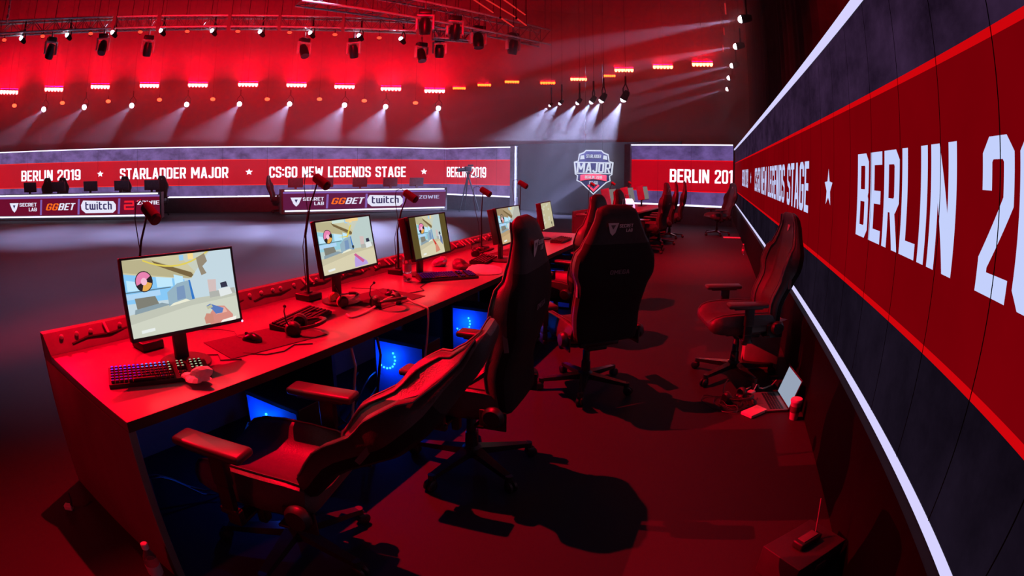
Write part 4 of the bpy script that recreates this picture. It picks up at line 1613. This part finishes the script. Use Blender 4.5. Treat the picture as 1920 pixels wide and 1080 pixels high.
def opp_desk(label, a, b, panel_m, marks, ordn):
    a, b = Vector((a[0], a[1], 0)), Vector((b[0], b[1], 0))
    ax = (b - a).normalized()
    L = (b - a).length
    t = thing('player_desk', label, 'desk', a, math.atan2(ax.y, ax.x))
    X, Z = Vector((1, 0, 0)), Vector((0, 0, 1))
    mb = MB()
    mb.box((L / 2, .03, .46), (L, .06, .88), DESK_SIDE)
    mb.build('front_board', t, 0)
    mb = MB()
    lo, hi = .17, .80
    mb.poly([(.06, lo), (L - .06, lo), (L - .06, hi), (.06, hi)], (0, 0, 0), X, Z, panel_m, .004)
    n = len(marks)
    for k, (kind, xc) in enumerate(marks):
        if k:
            xm = (marks[k - 1][1] + xc) / 2
            mb.poly([(xm - .05, lo + .02), (xm + .03, lo + .02), (xm + .07, hi - .1), (xm - .01, hi - .1)], (0, 0, 0), X, Z, PANEL_LINE, .006)
        cz = .45
        if kind == 'chairmaker':
            mb.poly([(xc - .62, cz + .15), (xc - .20, cz + .15), (xc - .31, cz - .08), (xc - .41, cz - .17), (xc - .51, cz - .08)], (0, 0, 0), X, Z, LOGO_W, .007)
            mb.poly([(xc - .47, cz + .08), (xc - .35, cz + .08), (xc - .41, cz - .04)], (0, 0, 0), X, Z, LOGO_D, .009)
            put_text(mb, 'SECRET', (xc - .16, 0, cz + .03), X, Z, .78, .12, LOGO_W, .007)
            put_text(mb, 'LAB', (xc + .26, 0, cz - .13), X, Z, .36, .12, LOGO_W, .007)
        elif kind == 'bet':
            put_text(mb, 'GG', (xc - .60, 0, cz - .11), X, Z, .50, .23, LOGO_O, .007, .2)
            put_text(mb, 'BET', (xc - .06, 0, cz - .11), X, Z, .66, .23, LOGO_W, .007, .2)
        elif kind == 'stream':
            mb.poly([(xc - .70, cz + .05), (xc - .60, cz + .20), (xc + .60, cz + .16), (xc + .70, cz + .05), (xc + .70, cz - .12), (xc + .58, cz - .22), (xc - .52, cz - .22), (xc - .68, cz - .10)], (0, 0, 0), X, Z, LOGO_W, .007)
            put_text(mb, 'twitch', (xc - .52, 0, cz - .11), X, Z, 1.06, .27, LOGO_D, .009, 0, .10)
        else:
            if kind == 'mouse_red':
                s = .13
                for dz in (-.10, .02, .14):
                    mb.poly([(xc - .60, cz + dz - .035), (xc - .24, cz + dz - .035), (xc - .22, cz + dz + .03), (xc - .58, cz + dz + .03)], (0, 0, 0), X, Z, LOGO_R, .007)
                mb.poly([(xc - .28, cz), (xc - .22, cz), (xc - .22, cz + .14), (xc - .28, cz + .14)], (0, 0, 0), X, Z, LOGO_R, .007)
                mb.poly([(xc - .61, cz - .12), (xc - .54, cz - .12), (xc - .54, cz + .04), (xc - .61, cz + .04)], (0, 0, 0), X, Z, LOGO_R, .007)
            put_text(mb, 'ZOWIE', (xc - .10, 0, cz + .03), X, Z, .84, .13, LOGO_W if kind == 'mouse_red' else LOGO_DIM, .007)
    mb.poly([(.06, hi - .06), (L - .06, hi - .06), (L - .06, hi), (.06, hi)], (0, 0, 0), X, Z, PANEL_LINE, .006)
    mb.build_raw('sponsor_panel', t)
    for z, e in ((.845, .12), (.125, .12)):
        mb = MB()
        mb.box((L / 2, -.01, z), (L - 2 * e, .035, .045), STRIP)
        mb.build('light_strip', t, 0)
    for k in range(2):
        mb = MB()
        mb.box((.02 + k * (L - .04), .42, .44), (.04, .72, .87), WALL_EDGE if k else DESK_SIDE)
        mb.build('end_panel', t, 0)
    mb = MB()
    mb.box((L / 2, .45, .735), (L - .09, .80, .03), DESK_TOP)
    mb.build('tabletop', t, 0)
    return a, ax, L, math.atan2(ax.y, ax.x)


p_r0, p_r1 = atz(528, 396.5, .12), atz(838, 389, .12)
p_l1 = atz(303, 403.5, .12)
p_l0 = atz(-4, 408, .12)
_dd = (p_l1 - p_l0).normalized()


def mark_x(a, b, px, z):
    """distance along the desk front of a mark seen in the photograph"""
    a, b = Vector((a[0], a[1])), Vector((b[0], b[1]))
    d = look(px, 380)
    d2 = Vector((d.x, d.y))
    e = (b - a).normalized()
    den = d2.x * e.y - d2.y * e.x
    t_ = (a.x * e.y - a.y * e.x) / den
    return (d2 * t_ - a).dot(e)


desks = []
aL = p_l0 - _dd * 1.5
desks.append(opp_desk('opposite player desk on the far left with sponsor logos and white light strips', aL, p_l1, PANEL_L,
                      [(k, mark_x(aL, p_l1, px, 0)) for k, px in (('chairmaker', 43), ('bet', 111), ('stream', 184), ('mouse_red', 262))], 0))
desks.append(opp_desk('opposite player desk in the middle distance with sponsor logos, left of the stage opening', p_r0, p_r1, PANEL_R,
                      [(k, mark_x(p_r0, p_r1, px, 0)) for k, px in (('chairmaker', 576), ('bet', 650), ('stream', 722), ('mouse', 790))], 1))
DARKF = mat('far_monitor_back', (.20, .17, .19), .6)
proto = {}
far_x = {0: [(50, 0), (104, 0), (165, 0), (224, 0), (282, 0)], 1: [(557, 0), (615, 0), (680, 0), (738, 0), (788, 0)]}
far_names = {0: 'far left opposite desk', 1: 'middle opposite desk'}
for di, (a, ax, L, rz) in enumerate(desks):
    yv = Vector((-ax.y, ax.x, 0))
    b = a + ax * L
    for k, (px, _) in enumerate(far_x[di]):
        xm = mark_x(a, b, px, 0)
        p = a + ax * xm + yv * .42
        lab = '%s monitor from the left seen from behind on the %s' % (ordinal(k), far_names[di])
        if 'm' not in proto:
            m = thing('gaming_monitor', lab, 'monitor', (p.x, p.y, .751), rz, 'monitors on the opposite desks')
            mb = MB()
            mb.box((0, 0, .36), (.57, .045, .34), DARKF, Matrix.Rotation(R(8), 3, 'X'), .008)
            mb.build('bezel', m)
            mb = MB()
            mb.box((0, -.03, .12), (.08, .05, .24), DARKF)
            mb.box((0, -.02, .008), (.26, .2, .014), DARKF)
            mb.build('stand_neck', m, 0)
            proto['m'] = m
        else:
            dup(proto['m'], lab, (p.x, p.y, .751), rz)
        if (di == 0 and k in (0, 1, 3, 4)) or di == 1:
            q = a + ax * (xm + (.25, -.2, .3, -.1, .15)[k]) + yv * 1.42
            face = math.degrees(math.atan2(-yv.x, -yv.y))
            chair('gaming chair behind the %s monitor of the %s' % (ordinal(k), far_names[di]), (q.x, q.y), face + (8, -12, 14, -6, 10)[k], 8, .49, base_rot=10 * k, group='gaming chairs at the opposite desks')
p = at(524, 396, 20.4)
chair('red-lit gaming chair at the left end of the middle opposite desk, turned sideways', (p.x, p.y), 80, 14, .47, base_rot=25, group='gaming chairs at the opposite desks')

# tripod with a film camera before the far wall
tp = at(877, 392, 20.6)
t = thing('tripod_camera', 'film camera on a tall black tripod before the far BERLIN 2019 wall', 'camera', (tp.x, tp.y, 0), R(20))
for k in range(3):
    mb = MB()
    a = R(90 + 120 * k)
    mb.tube([(.04 * math.cos(a), .04 * math.sin(a), 1.28), (.45 * math.cos(a), .45 * math.sin(a), .01)], [.03, .018], BLACK_METAL)
    mb.build('leg', t)
mb = MB()
mb.cyl((0, 0, 1.22), (0, 0, 1.46), .05, BLACK_METAL)
mb.box((0, 0, 1.48), (.14, .14, .06), BLACK_METAL)
mb.tube([(.02, 0, 1.46), (.3, -.2, 1.32), (.42, -.28, 1.28)], .012, BLACK_METAL)
mb.build('fluid_head', t)
mb = MB()
mb.box((0, 0, 1.62), (.26, .16, .2), BLACK_PLASTIC, None, .02)
mb.cyl((-.13, 0, 1.60), (-.36, 0, 1.58), .07, BLACK_PLASTIC)
mb.box((-.38, 0, 1.58), (.06, .2, .14), BLACK_PLASTIC)
mb.box((.1, 0, 1.76), (.22, .05, .06), BLACK_PLASTIC, None, .01)
mb.build('camera_body', t)

# ------------------------------------------------------------------ stage lights
LENS_WARM = glow('red_bar_lens', (160, 2.6, 2.6), 1.0)
UPLIGHT = glow('added_red_uplight', (1400, .2, 24.0), 1.0)  # unseen glowing rows added on top of the bars to redden the haze
UPLIGHT_DIM = glow('added_red_uplight_dim', (800, .1, 13), 1.0)
LENS_WARM_DIM = glow('red_bar_lens_far', (30, 1.6, 0.15), 1.0)
LENS_WARM_MID = glow('red_bar_lens_mid', (120, 4.0, 1.5), 1.0)
LENS_WHITE = glow('white_spot_lens', (9, 9, 11), 1.0, False)
LENS_WHITE_DIM = glow('white_spot_lens_far', (5, 5, 6.5), 1.0, False)
LENS_AMBER = glow('amber_lens', (5, .35, .12), 1.0, False)
LENS_RED = glow('dim_red_lens', (1.6, .10, .05), 1.0, False)
RIG_RED = mat('bright_rig_metal', (.7, .66, .66), .35, .4)

BARS = [(17, 172), (101, 167), (188, 162), (280, 160), (371, 159), (465, 158), (556, 159), (646, 162), (733, 166), (815, 170)]
BARS_R = [(861, 165, 24), (908, 159, 25), (960, 153, 27), (1027, 155, 28), (1085, 148, 31), (1143, 142, 22), (1170, 131, 36), (1243, 125, 38), (1317, 120, 40)]
lab_r = ['smallest red blinder bar right of the long row, dim amber', 'second small red blinder bar right of the long row', 'third small red blinder bar, above the end of the far LED wall', 'red blinder bar above the stage opening, first of the rising run',
         'red blinder bar above the crest', 'short red blinder bar half behind a brighter one', 'bright red blinder bar overlapping a shorter one', 'red blinder bar second from the black drape', 'red blinder bar nearest the black drape']


def face_cam(p):
    d = Vector((-p.x, -p.y, 0))
    return math.atan2(d.y, d.x) + math.pi / 2


def blinder(label, p, w, lens, group):
    t = thing('blinder_bar', label, 'stage light', p, face_cam(p), group)
    mb = MB()
    mb.box((0, .11, 0), (w, .14, w * .25), BLACK_METAL, None, .01)
    mb.build('housing', t)
    r = w / 12.4
    mb = MB()
    for k in range(6):
        c = -w / 2 + w * (k + .5) / 6
        mb.poly([(c + r * math.cos(a), r * 1.45 * math.sin(a)) for a in [2 * math.pi * q / 12 for q in range(12)]], (0, .035, 0), Vector((1, 0, 0)), Vector((0, .1, .995)), lens, .001)
    mb.build_raw('lens_row', t)
    mb = MB()
    for k in range(6):
        c = -w / 2 + w * (k + .5) / 6
        mb.poly([(c + r * math.cos(a), .9 * r * math.sin(a)) for a in [2 * math.pi * q / 12 for q in range(12)]], (0, .11, w * .125 + .004), Vector((1, 0, 0)), Vector((0, .98, .17)), UPLIGHT if lens == LENS_WARM else UPLIGHT_DIM, .012)
    mb.build_raw('added_uplight_row', t)
    mb = MB()
    mb.box((0, .10, w * .2), (.05, .05, w * .3), BLACK_METAL)
    mb.cyl((0, .10, w * .3), (0, .10, max(w * .4, 13.98 - p.z)), .012, BLACK_METAL, n=6)
    mb.build('hanging_bracket', t, 0)


for k, (px, py) in enumerate(BARS):
    blinder('red blinder bar, %s from the left in the long row above the far LED wall' % ordinal(k), at(px, py, 26.5), 1.02, LENS_WARM, 'blinder bars above the far LED wall')
for (px, py, w), lab in zip(BARS_R, lab_r):
    dist = min(33.0, 26.0 * 38 / w)
    blinder(lab, at(px, py, dist), w / 1000.0 * dist * 1.0, LENS_WARM_MID if w > 30 else LENS_WARM_DIM, 'blinder bars right of the long row')


def white_spot(label, p, aim, group, r=.15, power=900, cone=22, lens=None, beam=True):
    d = (Vector(aim) - p).normalized()
    q = d.to_track_quat('-Z', 'Y').to_matrix()
    t = thing('spotlight', label, 'spotlight', p, 0, group)
    mb = MB()
    mb.lathe([(.001, r * 2.6), (r * .7, r * 2.6), (r * .95, r * 1.9), (r * 1.08, .02), (r * 1.08, .0), (r * .98, .0), (r * .98, .03), (.001, .03)], RIG_DULL, (0, 0, 0), q, 18)
    mb.build('housing', t)
    mb = MB()
    mb.ball((0, 0, 0), r * .9, lens or LENS_WHITE, 14)
    o = mb.build('lens', t)
    mb = MB()
    z = q @ Vector((0, 0, r * 1.4))
    for sx in (-1, 1):
        mb.tube([z + q @ Vector((sx * r * 1.1, 0, 0)), z + q @ Vector((sx * r * 1.2, 0, 0)) + Vector((0, 0, .2)), z + Vector((0, 0, .38))], .02, RIG_DULL, 6)
    mb.cyl(z + Vector((0, 0, .36)), z + Vector((0, 0, .62)), .03, RIG_DULL)
    mb.cyl(z + Vector((0, 0, .6)), Vector((z.x, z.y, 13.99 - p.z)), .006, RIG_DULL, n=5)
    mb.build('yoke', t)
    if beam:
        l = spot('spotlight_beam', p + d * (r + .03), aim, power * SPOT_K, LAV, cone, .6, .03)
        l.visible_camera = True
    return t


SPOTS = [(82, 205), (158, 201), (247, 198), (350, 196), (449, 195), (543, 195), (646, 197), (723, 200), (822, 203)]
for k, (px, py) in enumerate(SPOTS):
    f = k / 8
    aim = atz(px - 240 + 150 * f ** 1.5, 446 - 8 * f, 0)
    pw = (170, 170, 230, 300, 420, 560, 660, 700, 800)[k]
    white_spot('white spotlight, %s from the left in the row below the red bars' % ordinal(k), at(px, py, 25.5), aim, 'white spotlights below the red bars', .13, pw, 18)
MIDS = [(1031, 198, 19.6), (1050, 194, 19.2), (1083, 193, 18.8), (1109, 191, 18.4), (1128, 188, 18.0), (1169, 186, 17.6)]
for k, (px, py, dist) in enumerate(MIDS):
    aim = at(px - 190 + 17 * k, 385, 19.8 - .12 * k)
    white_spot('white spotlight, %s from the left in the row above the crest' % ordinal(k), at(px, py, dist), aim, 'white spotlights above the crest', .055 + .012 * k, (230, 250, 290, 330, 400, 520)[k], 44, LENS_WHITE if k > 3 else LENS_WHITE_DIM)
COL = [(1390, 36, 15.2), (1380, 87, 18.7), (1373, 123, 22.1), (1367, 146, 25.), (1364, 167, 28.)]
for k, (px, py, dist) in enumerate(COL):
    p = at(px, py, dist)
    aim = at(px - 700, py + 150 + 15 * k, dist + 4)
    white_spot('white spotlight, %s from the top in the column beside the black drape' % ordinal(k), p, aim, 'white spotlights beside the black drape', .12, (620, 560, 520, 480, 460)[k], 9)
TOPS = [(40, 72), (126, 66), (211, 61), (302, 58), (398, 58), (488, 60), (582, 62), (673, 67), (752, 73)]
for k, (px, py) in enumerate(TOPS):
    p = at(px, py, 18)
    aim = at(px - 150, -120, 16)
    white_spot('white moving spotlight, %s from the left under the curved truss' % ordinal(k), p, aim, 'white spotlights under the curved truss', .085, 30, 14, LENS_WHITE, True)

SMALL = [(27, 198), (117, 193), (203, 190), (299, 187), (399, 186), (501, 186), (599, 186), (683, 189), (779, 193)]


def small_lamp(label, p, r, lens, group):
    t = thing('small_lamp', label, 'lamp', p, face_cam(p), group)
    mb = MB()
    mb.lathe([(.001, .12), (r * .8, .12), (r * 1.1, .0), (r * 1.0, -.01), (.001, -.01)], BLACK_METAL, (0, .02, 0), Matrix.Rotation(-math.pi / 2, 3, 'X'), 14)
    mb.box((0, .08, r * 1.4), (.03, .03, r * 1.6), BLACK_METAL)
    mb.cyl((0, .08, r * 2), (0, .08, 13.99 - p.z), .006, BLACK_METAL, n=5)
    mb.build('housing', t)
    mb = MB()
    mb.ball((0, 0, 0), r * .92, lens, 10, (1.25, .6, .8))
    mb.build('lens', t)


for k, (px, py) in enumerate(SMALL):
    small_lamp('small amber lamp, %s from the left between the red bars and the white spotlights' % ordinal(k), at(px, py, 25.5), .11, LENS_AMBER, 'small amber lamps below the red bars')
SM2 = [(8, 75), (80, 68), (170, 63), (263, 60), (351, 59), (446, 59), (543, 61), (628, 65), (711, 71)]
for k, (px, py) in enumerate(SM2):
    small_lamp('small dim red lamp, %s from the left under the curved truss' % ordinal(k), at(px, py, 18), .075, LENS_RED, 'small red lamps under the curved truss')

# unseen wash lights, with plates added to block light from floor, wall and chairs


def wash_light(label, P0, aim, f, drop, z_edge, side=None, dg=Vector((.12, -.05, -.02)), fs=.03):
    t = thing('wash_light', label, 'stage light', P0, 0)
    e0, e1 = D(-3, 1.06, z_edge), D(9, 1.06, z_edge)
    q0, q1 = (e0 - P0) * f, (e1 - P0) * f
    dn = (q0 + q1) * .5
    dn = Vector((DV.x, DV.y, 0)) * drop * (.35 if P0.z > 7.5 else 0) + Vector((0, 0, -drop * (.6 if P0.z > 7.5 else 1)))
    mb = MB()
    mb.add([q0, q1, q1 + dn, q0 + dn] + [p + Vector((.01, .01, 0)) for p in (q0, q1, q1 + dn, q0 + dn)], [(0, 1, 2, 3), (7, 6, 5, 4), (0, 4, 5, 1), (1, 5, 6, 2), (2, 6, 7, 3), (3, 7, 4, 0)], BLACK_METAL)
    mb.build('added_light_flag', t, 0)
    if side:
        g0, g1 = (side[0] - P0) * fs, (side[1] - P0) * fs
        mb = MB()
        mb.add([g0, g1, g1 + dg, g0 + dg] + [p + Vector((-.004, 0, -.006)) for p in (g0, g1, g1 + dg, g0 + dg)], [(0, 1, 2, 3), (7, 6, 5, 4), (0, 4, 5, 1), (1, 5, 6, 2), (2, 6, 7, 3), (3, 7, 4, 0)], BLACK_METAL)
        mb.build('added_light_flag', t, 0)
    mb = MB()
    mb.lathe([(.001, .5), (.16, .5), (.2, .1), (.001, .08)], BLACK_METAL, (0, 0, 0), (Vector(aim) - P0).to_track_quat('-Z', 'Y').to_matrix(), 18)
    mb.cyl((0, 0, .3), (0, 0, 13.99 - P0.z), .03, BLACK_METAL, n=6)
    mb.build('housing', t)


wash_light('red wash light out of view, with added blocking plates, hung high at the left of the stage', KEY_P, (0.6, 3.4, 0.4), .05, .55, .66, (D(14, -1.75, .9), D(-8, -1.75, .9)), Vector((.0, 0, .3)))
wash_light('red wash light out of view, with added blocking plates, hung high over the near desk', TOP_P, (0.6, 3.6, 0.0), .06, .5, .6, (Vector((-1.25, -4.6, 0)), Vector((4.35, 9.4, 0))))

# trusses


def truss(label, path, size, group, tips=True):
    """box truss along a path of points (its lower middle line)"""
    p0 = path[0]
    t = thing('lighting_truss', label, 'truss', p0, 0, group)
    n = len(path)
    side = []
    for i in range(n):
        d = (path[min(i + 1, n - 1)] - path[max(i - 1, 0)])
        d.z = 0
        d.normalize()
        side.append(Vector((-d.y, d.x, 0)))
    ch = []
    for s, h in ((-1, 0), (1, 0), (-1, 1), (1, 1)):
        pts = [path[i] + side[i] * s * size / 2 + Vector((0, 0, h * size)) - p0 for i in range(n)]
        ch.append(pts)
        mb = MB()
        mb.tube(pts, .032, RIG_RED, 8)
        mb.build('chord', t)
    mb = MB()
    for i in range(n - 1):
        j = i + 1
        for A, B in ((0, 2), (1, 3), (0, 1), (2, 3)):
            a_, b_ = (ch[A][i], ch[B][j]) if i % 2 else (ch[B][i], ch[A][j])
            mb.cyl(a_, b_, .014, RIG_METAL, n=6)
            mb.cyl(ch[A][i], ch[B][i], .014, RIG_METAL, n=6)
    mb.build('lacing', t)
    mb = MB()
    for i in range(0, n, max(1, n // 3)):
        mb.cyl(path[i] + Vector((0, 0, size)) - p0, Vector((path[i].x, path[i].y, 13.99)) - p0, .012, BLACK_METAL, n=6)
    mb.build('suspension_chain', t)
    return t


segs = [(-60, 100), (100, 208), (216, 292), (300, 425), (432, 520), (526, 640), (646, 780)]
for k, (xa, xb) in enumerate(segs):
    path = []
    for i in range(9):
        px = xa + (xb - xa) * i / 8
        py = 52 + ((px - 440) / 340) ** 2 * 8
        path.append(at(px, py, 18))
    truss('curved truss section, %s from the left in the far arc over the stage' % ordinal(k), path, .38, 'sections of the curved truss')
pa_, pb_ = at(560, 6, 14.2), at(1022, 86, 19.3)
truss('straight truss running from the top of the picture towards the stage opening', [pa_.lerp(pb_, i / 18) for i in range(19)], .55, 'straight trusses')
pa_, pb_ = at(812, 72, 17.5), at(880, 77, 17.8)
truss('short low truss piece under the straight truss', [pa_.lerp(pb_, i / 6) for i in range(7)], .30, 'straight trusses')


def moving_head(label, p, s=1.0, tilt=25, pan=0, group='moving head lights'):
    t = thing('moving_head_light', label, 'stage light', p, face_cam(p) + R(pan), group)
    t.scale = (s, s, s)
    mb = MB()
    mb.box((0, 0, .26), (.30, .22, .12), BLACK_METAL, None, .02)
    mb.cyl((0, 0, .32), (0, 0, .50), .03, RIG_METAL)
    mb.cyl((0, 0, .5), (0, 0, (13.99 - p.z) / s), .006, BLACK_METAL, n=5)
    mb.build('base', t)
    mb = MB()
    for sx in (-1, 1):
        mb.box((sx * .19, 0, .03), (.05, .12, .36), RIG_RED, None, .015)
    mb.box((0, 0, .185), (.40, .12, .05), RIG_RED, None, .015)
    mb.build('yoke', t)
    mb = MB()
    M = Matrix.Rotation(R(tilt), 3, 'X')
    mb.lathe([(.001, .20), (.10, .19), (.135, .08), (.14, -.14), (.125, -.20), (.001, -.20)], BLACK_METAL, (0, 0, -.06), M, 18)
    mb.build('head', t)
    mb = MB()
    mb.lathe([(.001, -.205), (.11, -.203), (.112, -.198), (.001, -.197)], mat('dark_lens', (.1, .08, .1), .1), (0, 0, -.06), M, 18)
    mb.build('lens', t)


MH = [(95, 92, 18), (193, 85, 18), (277, 88, 18), (570, 92, 18), (663, 92, 18), (790, 100, 18), (824, 92, 18)]
for k, (px, py, dist) in enumerate(MH):
    moving_head('unlit moving head light hanging under the trusses, %s from the left' % ordinal(k), at(px, py, dist), 1.15, (30, -25, 20, -30, 25, -20, 15)[k], (20, -15, 10, 25, -20, 30, 0)[k], 'unlit moving heads under the curved truss')
MH2 = [(797, 44, 15.6), (853, 54, 16.4), (897, 72, 17.3), (962, 84, 18.4)]
for k, (px, py, dist) in enumerate(MH2):
    moving_head('big unlit moving head on the straight truss, %s from the left' % ordinal(k), at(px, py, dist), 1.3, (10, 20, -10, 15)[k], 12 * k, 'big moving heads on the straight truss')
TUBE_R = glow('dim_red_tube', srgb(226, 40, 40), .8, False)
for k, (xa, ya, xb, yb) in enumerate(((868, -14, 925, 24), (906, -4, 966, 32), (934, -8, 985, 28), (938, 33, 963, 50), (968, 34, 987, 48))):
    a, b = at(xa, ya, 12.5), at(xb, yb, 15.0)
    t = thing('red_tube_light', 'slim red tube light slanting above the straight truss, %s from the left' % ordinal(k), 'tube light', a, 0, 'slim red tube lights')
    mb = MB()
    mb.cyl((0, 0, 0), b - a, .02, TUBE_R, n=8)
    mb.build('tube', t)
    mb = MB()
    for q in (Vector((0, 0, 0)), b - a):
        mb.ball(q, .032, BLACK_METAL, 8)
        mb.cyl(q, Vector((q.x, q.y, 13.99 - a.z)), .008, BLACK_METAL, n=5)
    mb.build('end_fitting', t)
for k, (px, ya, yb) in enumerate(((1361, 6, 27), (1358, 52, 66), (1356, 84, 97))):
    a, b = at(px, ya, 21 + 3 * k), at(px, yb, 21 + 3 * k)
    t = thing('red_tube_light', 'short upright red tube beside the column of white spotlights, %s from the top' % ordinal(k), 'tube light', b, 0, 'upright red tubes')
    mb = MB()
    mb.cyl((0, 0, 0), (0, 0, a.z - b.z), .03, TUBE_R, n=8)
    mb.build('tube', t)
    mb = MB()
    mb.cyl((0, .06, -.05), (0, .06, 13.99 - b.z), .02, BLACK_METAL, n=6)
    mb.box((0, .05, .02), (.1, .06, .06), BLACK_METAL)
    mb.build('holder', t)
a = at(12, 44, 13)
t = thing('hanging_chain', 'red-lit chain hanging at the top left corner of the stage', 'chain', a, 0)
mb = MB()
for i in range(70):
    mb.box((.015 * math.sin(i), 0, .05 + i * .11), (.07 if i % 2 else .03, .05, .10), RIG_RED, None, .01)
mb.cyl((0, 0, 7.7), (0, 0, 13.99 - a.z), .01, BLACK_METAL, n=5)
mb.build('chain_links', t)
